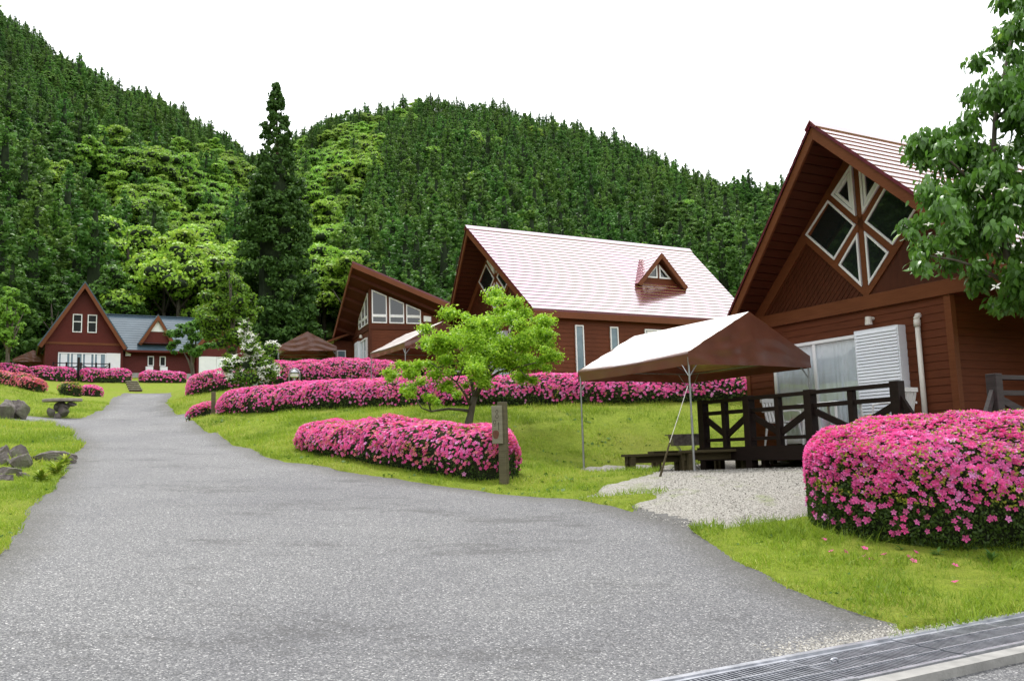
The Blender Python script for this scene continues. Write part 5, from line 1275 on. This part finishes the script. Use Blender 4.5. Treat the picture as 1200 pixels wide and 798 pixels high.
Z6 = [(380, 118), (500, 112), (480, 140), (390, 150)]
pts = []
R_ = np.random.default_rng(99)
def grid(amin, amax, rmin, rmax_off, sp):
    r = rmin
    while r < 400:
        da = np.degrees(sp / r); a = np.arange(amin, amax, da) + R_.uniform(0, da)
        a = a + R_.normal(0, da * .25, len(a)); rr = r + R_.normal(0, sp * .3, len(a))
        rs = np.interp(a, AZT, RSK); ok = rr < rs + rmax_off
        for q, w_ in zip(a[ok], rr[ok]): pts.append((q, w_))
        r += sp
grid(-36, 31, 88, 12, 3.7)
nin = len(pts)
grid(-125, -36, 95, 8, 8.5); grid(31, 60, 95, 8, 8.0)
pts = np.array(pts); a = np.radians(pts[:, 0]); fx_, fy_ = pts[:, 1] * np.sin(a), pts[:, 1] * np.cos(a); fz_ = Z(fx_, fy_)
px, py, dd = proj(fx_, fy_, fz_ + 9)
rn = R_.random(len(pts)); kind = R_.integers(0, 4, len(pts))
bro = (inpoly(px, py, Z1) & (rn < .85)) | (inpoly(px, py, Z2) & (rn < .95)) | (inpoly(px, py, Z3) & (rn < .85)) | (inpoly(px, py, Z4) & (rn < .55)) | (inpoly(px, py, Z6) & (rn < .6)) | (rn < .02)
dbr = (~bro) & ((inpoly(px, py, Z5) & (rn < .6)) | ((px < 300) & (rn < .35)) | (rn < .08) | ((pts[:, 1] > np.interp(pts[:, 0], AZT, RSK) - 35) & (rn < .5)))
kind = np.where(bro, 4 + R_.integers(0, 3, len(pts)), np.where(dbr, 7 + R_.integers(0, 2, len(pts)), kind))
sc_ = R_.uniform(.68, 1.1, len(pts)) * np.where(pts[:, 0] < -36, 1.7, 1) * np.where(pts[:, 0] > 31, 1.6, 1)
sc_ = sc_ * np.where((kind >= 4) & (kind < 7), 1.25, 1.0) * (1 + .16 * np.sin(fx_ * .09 + 2 * np.sin(fy_ * .05)) * np.sin(fy_ * .08 + 1))
far = np.clip((pts[:, 1] - 180) / 200, 0, 1); sc_ = sc_ * (1 - .44 * far)
keepw = ~((pts[:, 1] < 100) & (R_.random(len(pts)) < .1)) & ~((np.hypot(fx_ - cx_, fy_ - cy_) < 5.5)) & ~((fx_ > -45) & (fx_ < -14) & (fy_ < 92) & (uv(fx_, fy_)[1] < 88))
# broadleaf crowns are wider than their spacing: thin them
keepw &= ~((kind >= 4) & (kind < 7) & (R_.random(len(pts)) < .3))
idxs = np.where(keepw)[0]
inview = idxs[(px[idxs] > -30) & (px[idxs] < 1230) & (pts[idxs, 0] > -36) & (pts[idxs, 0] < 31)]
order = inview[np.argsort(pts[inview, 1])]
single = order[:290]; rest = np.setdiff1d(idxs, single)
TRUNK = limb_mesh('trunk', [([(0, 0, -.8), (0, 0, 6), (0, 0, 11)], [.26, .2, .05])], M['barkred'], 6)
TRUNKB = limb_mesh('trunk', [([(0, 0, -.8), (.1, 0, 2.5), (.2, .1, 5), (0, .2, 7.5)], [.24, .18, .13, .05])] + [([(.15, .05, 3.6), (1.6 * cos(q), 1.6 * sin(q), 5.8)], [.09, .03]) for q in (0, 2.1, 4.2)], M['bark'], 6)
LAB = {0: ('cedar_tree', 'dark green cedar in the plantation along the foot of the hill', 'cedars at the foot of the hill'),
       1: ('broadleaf_tree', 'fresh light green broadleaf tree at the foot of the wooded hill', 'light broadleaf trees at the foot of the hill'),
       2: ('evergreen_tree', 'rounded dark broadleaf tree among the cedars at the hill foot', 'dark rounded trees at the foot of the hill')}
protos = {}
for i in single:
    k = int(kind[i]); q = 0 if k < 4 else (1 if k < 7 else 2); loc = (fx_[i], fy_[i], fz_[i]); s = float(sc_[i]); rz = float(R_.uniform(0, 6.28))
    ss_ = (s * float(R_.uniform(.9, 1.15)), s * float(R_.uniform(.9, 1.15)), s)
    if k not in protos:
        t = make_tree(LAB[q][0], LAB[q][1], 'tree', loc, VAR[k], TRUNK if q == 0 else TRUNKB, LAB[q][2], rz); t.scale = ss_; protos[k] = t
    else: copy_thing(protos[k], loc, rz, ss_)
# the rest of the wood: one object with a tree instanced on every point
me = bpy.data.meshes.new('forest'); me.vertices.add(len(rest)); me.vertices.foreach_set('co', np.stack([fx_[rest], fy_[rest], fz_[rest]], -1).astype(np.float32).ravel())
for nm, tp, dt in (('kind', 'INT', kind[rest].astype(np.int32)), ('spin', 'FLOAT', R_.uniform(0, 6.28, len(rest)).astype(np.float32)), ('size', 'FLOAT', sc_[rest].astype(np.float32))):
    at = me.attributes.new(nm, tp, 'POINT'); at.data.foreach_set('value', dt)
fo = link(bpy.data.objects.new('forest', me)); tag(fo, 'mixed wood of dark cedars and light broadleaf trees covering both hillsides', 'forest', kind='stuff')
ng = bpy.data.node_groups.new('forest', 'GeometryNodeTree'); ng.interface.new_socket('Geometry', in_out='INPUT', socket_type='NodeSocketGeometry'); ng.interface.new_socket('Geometry', in_out='OUTPUT', socket_type='NodeSocketGeometry')
gi = ng.nodes.new('NodeGroupInput'); go = ng.nodes.new('NodeGroupOutput'); io = ng.nodes.new('GeometryNodeInstanceOnPoints'); cur = None
def attr(nm, dt):
    n = ng.nodes.new('GeometryNodeInputNamedAttribute'); n.data_type = dt; n.inputs[0].default_value = nm; return n.outputs[0]
jg = None; prev_geo = None
k_at = attr('kind', 'INT')
for k in range(len(VAR)):
    if k not in protos: continue
    oi = ng.nodes.new('GeometryNodeObjectInfo'); oi.inputs['Object'].default_value = protos[k].children[0]; oi.inputs['As Instance'].default_value = True; oi.transform_space = 'ORIGINAL'
    ip = ng.nodes.new('GeometryNodeInstanceOnPoints')
    cmp = ng.nodes.new('FunctionNodeCompare'); cmp.data_type = 'INT'; cmp.operation = 'EQUAL'; ng.links.new(k_at, cmp.inputs[2]); cmp.inputs[3].default_value = k
    cx3 = ng.nodes.new('ShaderNodeCombineXYZ'); ng.links.new(attr('spin', 'FLOAT'), cx3.inputs[2])
    ng.links.new(gi.outputs[0], ip.inputs['Points']); ng.links.new(cmp.outputs[0], ip.inputs['Selection']); ng.links.new(oi.outputs['Geometry'], ip.inputs['Instance'])
    ng.links.new(cx3.outputs[0], ip.inputs['Rotation']); ng.links.new(attr('size', 'FLOAT'), ip.inputs['Scale'])
    if jg is None: jg = ng.nodes.new('GeometryNodeJoinGeometry')
    ng.links.new(ip.outputs[0], jg.inputs[0])
ng.nodes.remove(io)
ng.links.new(jg.outputs[0], go.inputs[0])
md = fo.modifiers.new('wood', 'NODES'); md.node_group = ng
print('forest', len(rest), 'single', len(single))
# ------------------------------------------------------------------ tents
def tent(label, loc, rz, hx=1.44, hy=1.7, eave=1.98, ridge=2.74, val=.22, seed=1, ground=None, guy=True, group='brown canvas shelters'):
    root = thing('canopy_tent', label, 'tent', loc, rz, group)
    R_ = np.random.default_rng(seed); ph = R_.uniform(0, 6, 6)
    def wr(a, b): return .012 * sin(a * 9 + ph[0] + 2 * sin(b * 5)) + .008 * sin(b * 17 + a * 4 + ph[1])
    mb = MB(); n, k = 16, 12
    def roofp(s, i, j):      # i along the ridge, j 0 ridge .. k eave
        y = -hy + 2 * hy * i / n; t = j / k; x = s * hx * t
        z = ridge + (eave - ridge) * t - .05 * sin(pi * t) * sin(pi * i / n) ** .7 - .035 * sin(pi * i / n) * t + wr(y, x) * sin(pi * t) ** .5
        return (x, y, z)
    for s in (-1, 1):
        for i in range(n):
            for j in range(k): mb.quad(roofp(s, i, j), roofp(s, i + 1, j), roofp(s, i + 1, j + 1), roofp(s, i, j + 1))
        # side valance hanging from the eave
        for i in range(n):
            for j in range(3):
                def vp(i, j):
                    x, y, z = roofp(s, i, k); d = val * j / 3; scal = .03 * sin(pi * i / n) * j / 3
                    return (x + s * (.012 * sin(i * 1.9 + ph[2]) * j / 3) - s * .01 * j, y, z - d + scal)
                mb.quad(vp(i, j), vp(i + 1, j), vp(i + 1, j + 1), vp(i, j + 1))
    # gable ends: triangle and valance as one wrinkled sheet
    for s in (-1, 1):
        m_ = 20
        def gp(i, j):
            x = -hx + 2 * hx * i / m_; zt = ridge + (eave - ridge) * abs(x) / hx
            zb = eave - val + .02 * sin(pi * i / m_)
            z = zt + (zb - zt) * j / 10
            amp = .022 * min(1, (zt - z) * 4)
            return (x, s * (hy + .005 + amp * (sin(x * 11 + z * 3 + ph[3]) * .6 + .5 * sin(z * 24 + 3 * sin(x * 3 + ph[4])))), z)
        for i in range(m_):
            for j in range(10): mb.quad(gp(i, j), gp(i + 1, j), gp(i + 1, j + 1), gp(i, j + 1))
    me = mb.build('canopy', M['tent'], root, smooth=True)
    fr = MB(); zin = -.03
    e = .03
    for s in (-1, 1):
        fr.tube([(s * (hx - e), -hy + e, eave + zin), (s * (hx - e), hy - e, eave + zin)], .014, 6)
        fr.tube([(-hx + e, s * (hy - e), eave + zin), (hx - e, s * (hy - e), eave + zin)], .014, 6)
        fr.tube([(-hx + e, s * (hy - e), eave + zin), (0, s * (hy - e), ridge - .06), (hx - e, s * (hy - e), eave + zin)], .014, 6)
    fr.tube([(0, -hy + e, ridge - .05), (0, hy - e, ridge - .05)], .014, 6)
    fr.build('roof_frame', M['steel'], root)
    c, s_ = cos(rz), sin(rz)
    for sx in (-1, 1):
        for sy in (-1, 1):
            x, y = sx * (hx - e), sy * (hy - e); wx, wy = loc[0] + x * c - y * s_, loc[1] + x * s_ + y * c
            gz_ = float(Z(wx, wy)) - loc[2]
            pl = MB(); pl.tube([(x, y, gz_ - .0), (x, y, .9), (x, y, .91), (x, y, eave)], [.021, .021, .017, .017], 8); pl.tube([(x, y, gz_ + .0), (x, y, gz_ + .012)], .04, 8)
            p = pl.build('leg', M['steel'], root)
            MB().tube([(x, y, eave - .42), (x - sx * .3, y, eave - .04)], .009, 5).build('brace', M['steel'], p)
            MB().tube([(x, y, eave - .42), (x, y - sy * .3, eave - .04)], .009, 5).build('brace', M['steel'], p)
    return root
# tent by the near cabin
tc = at_uv(11.3, 13.4, 1.13)
tent('nearest brown canvas shelter before the railed deck, wooden benches and grill under it', tc, YAW, seed=2)
tent('brown canvas shelter half hidden behind the lime green tree', at_uv(12.75, 29.6, 3.36), YAW, seed=3)
P = W3(360, 411, 44.3)
tent('brown canvas shelter seen end on above the upper pink hedge', (P[0] - .38, 45.9, P[2] - 1.78), .24, seed=4)
P = W3(26, 424, 72)
tent('far brown canvas shelter at the left edge before the white crossed fence', (P[0], 73.7, P[2] - 1.78), .46, seed=5)
# guy rope and peg stick of the near tent
g = thing('guy_rope', 'taut guy rope from the near shelter pole down to a stick in the grass', 'rope', (0, 0, 0))
A = W3(806, 452, 15.05); B = W3(771, 562, 14.4); Bz = float(Z(B[0], B[1])); m_ = A + (B - A) * .62
MB().tube([tuple(A), tuple((A + m_) / 2 + (0, 0, -.01)), tuple(m_)], .006, 5).build('rope', M['pvc'], g)
MB().tube([tuple(m_), (B[0], B[1], Bz - .1)], [.014, .022], 6).build('stick', M['benchwood'], g)

# ------------------------------------------------------------------ benches and grill
def bench(label, u, v, rz, L=1.3, wd=.34, h=.36):
    x, y, z = G(u, v); root = thing('low_bench', label, 'bench', (x, y, z), rz, 'low wooden benches under the near shelter')
    s = MB(); s.box(-L / 2, L / 2, -wd / 2, -.012, h - .045, h); s.build('seat', M['benchwood'], root, bevel=.006)
    MB().box(-L / 2 + .01, L / 2 - .015, .0, wd / 2, h - .047, h - .003).build('seat', M['benchwood'], root, bevel=.006)
    MB().box(-L / 2 + .06, L / 2 - .06, -.03, .03, h - .17, h - .048).build('stretcher', M['benchwood'], root)
    for sx in (-1, 1):
        for sy in (-1, 1):
            a, b_ = sx * (L / 2 - .12), sy * (wd / 2 - .06); MB().box(a - .045, a + .045, b_ - .045, b_ + .045, -.06, h - .046).build('leg', M['benchwood'], root, bevel=.004)
    return root
def uvD(px, D, py=545): P = W3(px, py, D); return uv(P[0], D)
bench('low wooden bench at the left, clear of the grill', *uvD(768, 16.9), YAW - .22, 1.25)
bench('low wooden bench before the grill, beside the shelter pole', *uvD(838, 16.0), YAW - .3, 1.25)
bench('low wooden bench farthest back, behind the grill', *uvD(803, 18.4), YAW - .25, 1.5)
bench('short low bench between the grill and the dark deck posts', *uvD(862, 17.3), YAW - .3, .9)
gx_, gy_ = W3(804, 530, 17.5)[0], 17.5; gz_ = float(Z(gx_, gy_))
gr = thing('charcoal_grill', 'sooty sheet metal charcoal grill standing on folding legs among the benches', 'grill', (gx_, gy_, gz_), YAW - .45)
b0 = MB()
def troughs(x0, x1, m_=0):
    b0.add([(x0 + .04, -.13, .50), (x1 - .04, -.13, .50), (x1 - .04, .13, .50), (x0 + .04, .13, .50), (x0, -.17, .70), (x1, -.17, .70), (x1, .17, .70), (x0, .17, .70),
            (x0 + .02, -.15, .70), (x1 - .02, -.15, .70), (x1 - .02, .15, .70), (x0 + .02, .15, .70), (x0 + .05, -.11, .53), (x1 - .05, -.11, .53), (x1 - .05, .11, .53), (x0 + .05, .11, .53)],
           [(0, 3, 2, 1), (0, 1, 5, 4), (1, 2, 6, 5), (2, 3, 7, 6), (3, 0, 4, 7), (4, 5, 9, 8), (5, 6, 10, 9), (6, 7, 11, 10), (7, 4, 8, 11), (8, 9, 13, 12), (9, 10, 14, 13), (10, 11, 15, 14), (11, 8, 12, 15), (12, 13, 14, 15)], m_)
troughs(-.3, .3); b0.build('fire_box', M['iron'], gr)
rm = MB(); rm.ring([(-.36, -.19), (.36, -.19), (.36, .19), (-.36, .19)], .03, 2, .70, .72); rm.build('rim', M['iron'], gr)
mb = MB()
for i in range(15): mb.box(-.31 + i * .044, -.305 + i * .044, -.15, .15, .703, .709)
mb.build('cooking_grid', M['steel'], gr)
for sx in (-1, 1):
    for sy in (-1, 1):
        MB().tube([(sx * .3, sy * .15, .68), (sx * .02 + sx * .0, -sy * .0, .3), (sx * -.0 + sx * .34, -sy * .2, -.02)], .009, 6).build('leg', M['steel'], gr)

# ------------------------------------------------------------------ posts, lamp, rocks and slab seat
x, y, z = G(6.95, 12.95); sp = thing('sign_post', 'weathered timber post with a pale carved name board, leaning at the hedge end', 'sign', (x, y, z), radians(-24))
Hs = (568 - 472) / 1048 * 14.85
MB().prism([(-.065, -.065), (.065, -.065), (.065, .065), (-.065, .065)], 2, -.2, Hs).build('post', M['oldwood'], sp, bevel=.008)
sb = MB(); sb.box(-.155, .03, -.098, -.068, Hs - .68, Hs - .06); bd = sb.build('board', M['signboard'], sp, bevel=.005)
def ringm(mb, cx, cz, rx, rz_, th, y=-.0995, n=14):
    for i in range(n):
        a, b_ = 2 * pi * i / n, 2 * pi * (i + 1) / n
        mb.add([(cx + rx * cos(a), y, cz + rz_ * sin(a)), (cx + rx * cos(b_), y, cz + rz_ * sin(b_)), (cx + (rx - th) * cos(b_), y, cz + (rz_ - th) * sin(b_)), (cx + (rx - th) * cos(a), y, cz + (rz_ - th) * sin(a))], [(0, 1, 2, 3)])
cv = MB(); zt = Hs - .06; OX = .09
ringm(cv, -.055, zt - .10, .024, .035, .009); ringm(cv, -.055, zt - .175, .028, .037, .009); ringm(cv, -.1, zt - .27, .026, .034, .009)
cv.box(-.12, -.08, -.1, -.0985, zt - .33, zt - .32); cv.box(-.035, -.025, -.1, -.0985, zt - .40, zt - .27); cv.box(-.045, -.025, -.1, -.0985, zt - .30, zt - .29)
cv.build('carved_characters', M['carve'], bd)
st_ = MB(); poly = [(-.085 + .058 * cos(a) * (1 + .15 * sin(3 * a)), zt - .47 + .08 * sin(a) * (1 + .12 * cos(2 * a))) for a in np.linspace(0, 2 * pi, 15)[:-1]]
st_.prism(poly, 1, -.0992, -.0982); st_.build('painted_patch', M['rust'], bd)
def post(label, px, py, D, hgt, wd, mat, group=None, rz=.4):
    P = W3(px, py, D); zz = float(Z(P[0], D)); o = MB().prism([(-wd / 2, -wd / 2), (wd / 2, -wd / 2), (wd / 2, wd / 2), (-wd / 2, wd / 2)], 2, -.2, hgt).build('marker_post', mat, None, bevel=.01)
    o.location = (P[0], D, zz); o.rotation_euler = (0, 0, rz); tag(o, label, 'post', group); return o
post('pale square timber post beside the small round azalea at the hedge end', 250, 480, 28.3, .78, .13, M['oldwood'])
post('pale square timber post standing behind the long hedge, left of the white flowered dogwood', 269, 465, 30.5, .62, .12, M['oldwood'])
post('dark slim post between two hedges below the far lodge deck', 91.5, 449, 65.3, 1.75, .16, M['deckwood'])
P = W3(345, 447, 31.5); zz = float(Z(P[0], 31.5)); lt = 1.5 + (540 - 433) / 1048 * 31.5
lp = thing('path_lamp', 'low round topped path lamp with metal hoop between the two pink hedges', 'lamp', (P[0], 31.5, zz), 0)
Hl = lt - zz
mb = MB(); mb.tube([(-.19, 0, -.1), (-.19, 0, Hl - .2)] + [(-.19 * cos(a), 0, Hl - .2 + .19 * sin(a)) for a in np.linspace(.2, pi - .2, 9)] + [(.19, 0, Hl - .2), (.19, 0, -.1)], .02, 8); mb.build('hoop', M['steel'], lp, smooth=True)
mb = MB(); mb.tube([(0, 0, Hl - .33), (0, 0, Hl - .3), (0, 0, Hl - .2)], [.09, .145, .15], 16); mb.build('lamp_glass', M['lampdome'], lp, smooth=False)
mb = MB(); mb.tube([(0, 0, Hl - .199), (0, 0, Hl - .14), (0, 0, Hl - .08), (0, 0, Hl - .045)], [.155, .15, .11, .02], 16); mb.build('lamp_hood', M['steel'], lp, smooth=True)
mb = MB(); mb.tube([(0, 0, -.1), (0, 0, Hl - .33)], .05, 10); mb.build('stem', M['steel'], lp)

def rock(label, px, py, D, sx, sy, sz, seed, rz=0, group=None, tilt=0, sink=.25, mat=None, name='rock'):
    R_ = np.random.default_rng(seed); import bmesh
    bm = bmesh.new(); bmesh.ops.create_icosphere(bm, subdivisions=4, radius=1)
    dirs = norm(R_.normal(0, 1, (15, 3))); offs = R_.uniform(.42, .8, 15)
    for v in bm.verts:
        p = np.array(v.co); 
        for d, o_ in zip(dirs, offs):
            k = p @ d
            if k > o_: p = p - d * (k - o_) * 1.0
        p = p * (1 + .07 * sin(p[0] * 9 + seed) * sin(p[1] * 11 + p[2] * 4)) + R_.normal(0, .006, 3)
        p = p * 1.3
        v.co = (p[0] * sx, p[1] * sy, p[2] * sz)
    me = bpy.data.meshes.new(name); bm.to_mesh(me); bm.free(); me.materials.append(mat or M['rock'])
    o = link(bpy.data.objects.new(name, me)); P = W3(px, py, D); o.location = (P[0], D, float(Z(P[0], D)) + sz * (1 - sink * 2)); o.rotation_euler = (tilt, tilt * .5, rz)
    tag(o, label, 'rock', group); return o
rock('tall streaked grey rock at the left edge of the upper lawn', 6, 492, 28.4, .34, .38, .42, 3, .4, tilt=.25)
rock('pointed dark rock right of the tall streaked one on the upper lawn', 21, 490, 28.8, .25, .3, .36, 5, 1.2, tilt=-.3)
rock('small dark stone half sunk in grass right of the pointed rock', 27, 475, 30.8, .14, .14, .14, 8)
for i, (px, py, D, a, b_, c_, lb) in enumerate([(58, 541, 16.7, .42, .2, .13, 'long low brown rock edging the verge above the weeds'), (17, 541, 16.9, .22, .2, .2, 'block shaped brown rock at the top of the small stone edging'), (2, 540, 16.6, .13, .14, .2, 'narrow upright rock at the very left edge of the stone edging'),
                                                (22, 555, 15.6, .16, .16, .18, 'mottled rock below the block shaped one in the stone edging'), (4, 552, 15.8, .12, .14, .16, 'dark rock touching the left edge below the narrow one'), (8, 562, 14.6, .2, .16, .1, 'flat grey rock near the bottom of the stone edging'),
                                                (27, 567, 14.2, .14, .1, .07, 'small half buried rock beside the weeds'), (6, 572, 13.8, .3, .16, .07, 'lowest flat rock of the stone edging at the left')]):
    rock(lb, px, py, D, a, b_, c_, 20 + i, .3 * i, tilt=.1 * (-1) ** i)
# stone slab seat on stacked rocks
P = W3(72, 489, 31.4); sz_ = float(Z(P[0], 31.4)); ss = thing('stone_seat', 'flat pale stone slab lying across a pile of rocks on the left verge', 'stone seat', (P[0], 31.4, sz_), .1)
top_ = 1.5 + (545.5 - 466) / 1048 * 31.4 - sz_
sm = MB(); n = 14; pl = [(.68 * cos(a) * (1 + .06 * sin(3 * a)), .36 * sin(a) * (1 + .1 * cos(4 * a + 1))) for a in np.linspace(0, 2 * pi, n + 1)[:-1]]
sm.prism(pl, 2, top_ - .1, top_); sm.build('slab', M['slab'], ss, bevel=.02)
import bmesh
def rockmesh(seed, s):
    R_ = np.random.default_rng(seed); bm = bmesh.new(); bmesh.ops.create_icosphere(bm, subdivisions=3, radius=1); dirs = norm(R_.normal(0, 1, (9, 3))); offs = R_.uniform(.55, .9, 9)
    for v in bm.verts:
        p = np.array(v.co)
        for d, o_ in zip(dirs, offs):
            k = p @ d
            if k > o_: p = p - d * (k - o_) * .92
        v.co = tuple(p * np.array(s))
    me = bpy.data.meshes.new('rock'); bm.to_mesh(me); bm.free(); me.materials.append(M['rock']); return me
for i, (a, b_, c_, s) in enumerate([(-.3, -.1, .14, (.18, .16, .26)), (.1, 0, .2, (.24, .2, .22)), (.05, .05, top_ - .26, (.22, .22, .17)), (.32, .05, top_ - .2, (.2, .16, .1)), (-.05, -.16, .02, (.16, .14, .14)), (-.12, .1, top_ - .3, (.12, .2, .2))]):
    o = part('rock', rockmesh(40 + i, s), ss); o.location = (a, b_, c_); o.rotation_euler = (0, 0, i)

# steps up the far lawn
x0_, y0_ = xy(7.0, 65.9); st = thing('garden_steps', 'flight of pale steps from the road end up to the far lodge', 'steps', (float(x0_), float(y0_), float(Z(x0_, y0_))), YAW)
for i in range(5):
    u_, v_ = 7.0 + i * .06, 66.4 + i * 1.25; xx, yy = xy(u_, v_); zz = float(Z(xx, yy)) - st.location.z
    sp_ = MB().box(i * .06 - .42, i * .06 + .42, .5 + i * 1.25 - .25, .5 + i * 1.25 + .2, zz + .12, zz + .19).build('step', M['slab'], st)
    MB().box(i * .06 - .40, i * .06 + .40, .5 + i * 1.25 - .2, .5 + i * 1.25 + .15, zz - .25, zz + .119).build('riser', M['soil'], sp_)
# white crossed fence by the far left tent
fn = thing('white_fence', 'white fence of crossed bars behind the far left shelter', 'fence', (0, 0, 0))
A = W3(19, 437, 78); B = W3(56, 437, 78)
A[2] = 1.5 + (548.6 - 438) / 1048 * 78; B[2] = A[2]; n = 4
for i in range(n + 1):
    p = A + (B - A) * i / n; MB().box(p[0] - .05, p[0] + .05, p[1] - .05, p[1] + .05, p[2] - .5, p[2] + .95).build('post', M['white'], fn)
    if i < n:
        q = A + (B - A) * (i + 1) / n
        for (za, zb) in ((.1, .8), (.8, .1)): MB().bar((p[0], p[1] + .02 * (za > zb), p[2] + za), (q[0], q[1] + .02 * (za > zb), q[2] + zb), .04, .07).build('cross_bar', M['white'], fn)
MB().bar((A[0], A[1], A[2] + .9), (B[0], B[1], B[2] + .9), .06, .06).build('top_rail', M['white'], fn)

# ------------------------------------------------------------------ deck furniture
def chair(label, o, lx, ly, rz, group='white plastic chairs on the cabin decks'):
    L = o.matrix_basis @ Vector((lx, ly, 0)); root = thing('plastic_chair', label, 'chair', (L.x, L.y, L.z), o.rotation_euler.z + rz, group)
    MB().prism([(-.22, -.2), (.22, -.22), (.22, .22), (-.22, .2)], 2, .40, .43).build('seat', M['plastic'], root, bevel=.01)
    bk = MB()
    for i in range(5): y = -.17 + i * .085; bk.add([(-.21, y - .028, .43), (-.21, y + .028, .43), (-.30, y + .028, .8), (-.30, y - .028, .8), (-.19, y - .028, .43), (-.19, y + .028, .43), (-.28, y + .028, .8), (-.28, y - .028, .8)], [(0, 1, 2, 3), (4, 7, 6, 5), (0, 4, 5, 1), (3, 2, 6, 7), (0, 3, 7, 4), (1, 5, 6, 2)])
    bk.box(-.315, -.27, -.215, .215, .79, .86); bk.build('backrest', M['plastic'], root)
    for sy in (-1, 1):
        MB().tube([(-.26, sy * .23, .62), (.0, sy * .25, .63), (.2, sy * .25, .61), (.22, sy * .24, .42)], .02, 6).build('armrest', M['plastic'], root)
        for sx in (-1, 1): MB().tube([(sx * .19, sy * .19, .41), (sx * .24, sy * .24, .0)], [.024, .017], 6).build('leg', M['plastic'], root)
def table(label, o, lx, ly, group='white plastic tables on the cabin decks'):
    L = o.matrix_basis @ Vector((lx, ly, 0)); root = thing('plastic_table', label, 'table', (L.x, L.y, L.z), o.rotation_euler.z, group)
    MB().prism([(-.38, -.42), (.38, -.42), (.38, .42), (-.38, .42)], 2, .66, .70).build('tabletop', M['plastic'], root, bevel=.012)
    for sx in (-1, 1):
        for sy in (-1, 1): MB().tube([(sx * .3, sy * .34, .66), (sx * .34, sy * .38, .0)], [.025, .018], 6).build('leg', M['plastic'], root)
for o in (c1, c2, c3): o.matrix_basis
bpy.context.view_layer.update()
table('white plastic table on the nearest cabin deck behind the braced railing', c1, -1.0, .1)
chair('white plastic chair at the left end of the nearest cabin deck', c1, -1.0, 1.25, -1.5)
chair('white plastic chair against the shutter on the nearest cabin deck', c1, -.7, -.9, 1.6)
table('white plastic table on the middle cabin deck seen under the lime tree', c2, -1.0, .2)
chair('white plastic chair on the middle cabin deck near its corner post', c2, -1.0, -1.0, 1.4)
chair('white plastic chair on the middle cabin deck behind the lime tree', c2, -1.0, 1.3, -1.5)
table('white plastic table on the deck of the slanting roofed cabin', c3, -1.0, 1.2)
chair('white plastic chair on the deck of the slanting roofed cabin', c3, -1.1, 2.4, -1.4)

# ------------------------------------------------------------------ fallen blossoms, weeds
fv, ff = FLOWER
fm = mesh_np('fallen_blossom', np.array(fv) * .058 + np.array([0, 0, .02]), np.array(ff), M['azalea'], np.full(5, .35))
R_ = np.random.default_rng(77)
for (px, py, lb) in [(966, 637, 'fallen pink azalea blossom nearest the gravel yard'), (975, 651, None), (990, 652, None), (1013, 648, None), (1014, 657, None), (1022, 660, None), (1037, 655, None), (1064, 657, None), (1073, 652, None), (1070, 663, None), (1119, 668, None), (1120, 688, 'lone fallen pink blossom on the lawn nearest the grating')]:
    d = RT * (px - 600) / FPX + UP * (399 - py) / FPX + fw; t = np.arange(5, 14, .01); Q = EYE[:, None] + d[:, None] * t; i = np.argmax(Q[2] < Z(Q[0], Q[1])); p = Q[:, i]
    o = link(bpy.data.objects.new('fallen_blossom', fm)); o.location = (p[0], p[1], p[2] + .03); o.rotation_euler = (R_.normal(0, .5), R_.normal(0, .5), R_.uniform(0, 6)); s = R_.uniform(.85, 1.15); o.scale = (s, s, s)
    tag(o, lb or 'pink azalea blossom fallen on the grass below the big near hedge', 'blossom', None if lb else 'fallen azalea blossoms')
def weed(label, px, py, n, ln, seed, mat='clover', upr=.6):
    d = RT * (px - 600) / FPX + UP * (399 - py) / FPX + fw; t = np.arange(5, 30, .01); Q = EYE[:, None] + d[:, None] * t; i = np.argmax(Q[2] < Z(Q[0], Q[1])); p = Q[:, i]
    R_ = np.random.default_rng(seed); a = R_.uniform(0, 6.28, n); up_ = R_.uniform(.15, upr, n)
    x = norm(np.stack([np.cos(a), np.sin(a), up_ * 1.6], -1)); z = norm(np.array([0, 0, 1.]) - x * x[:, 2:3]); y = np.cross(z, x); Rm = np.stack([x, y, z], -1)
    V, F_, r = scatter(*OVATE, np.stack([np.zeros(n), np.zeros(n), R_.uniform(.0, .1, n) * ln * 6], -1), Rm * np.array([1, .55, 1])[None, None, :], ln * R_.uniform(.6, 1.1, n), R_.random(n))
    root = thing('weed', label, 'plant', tuple(p), 0); part('leaves', mesh_np('leaves', V, F_, M[mat], r), root)
    MB().tube([(0, 0, -.03), (0, 0, ln * .6)], [.006, .004], 5).build('stem', M['clover'], root)
weed('broad leaved weed under the near hedge, left of the other', 1100, 655, 11, .11, 1); weed('upright leafy weed under the near hedge at the right', 1163, 662, 12, .13, 2, upr=1.4); weed('small weed tuft below the hedge beside the fallen blossoms', 1056, 648, 9, .09, 3)
weed('leafy green weed clump spilling over the road edge by the rocks', 66, 558, 60, .22, 4, 'blade', 1.2); weed('second weed clump just below the long low rock', 48, 566, 50, .2, 5, 'blade', 1.0); weed('weed clump on the verge beside the road bend', 76, 548, 40, .2, 6, 'blade', 1.4)
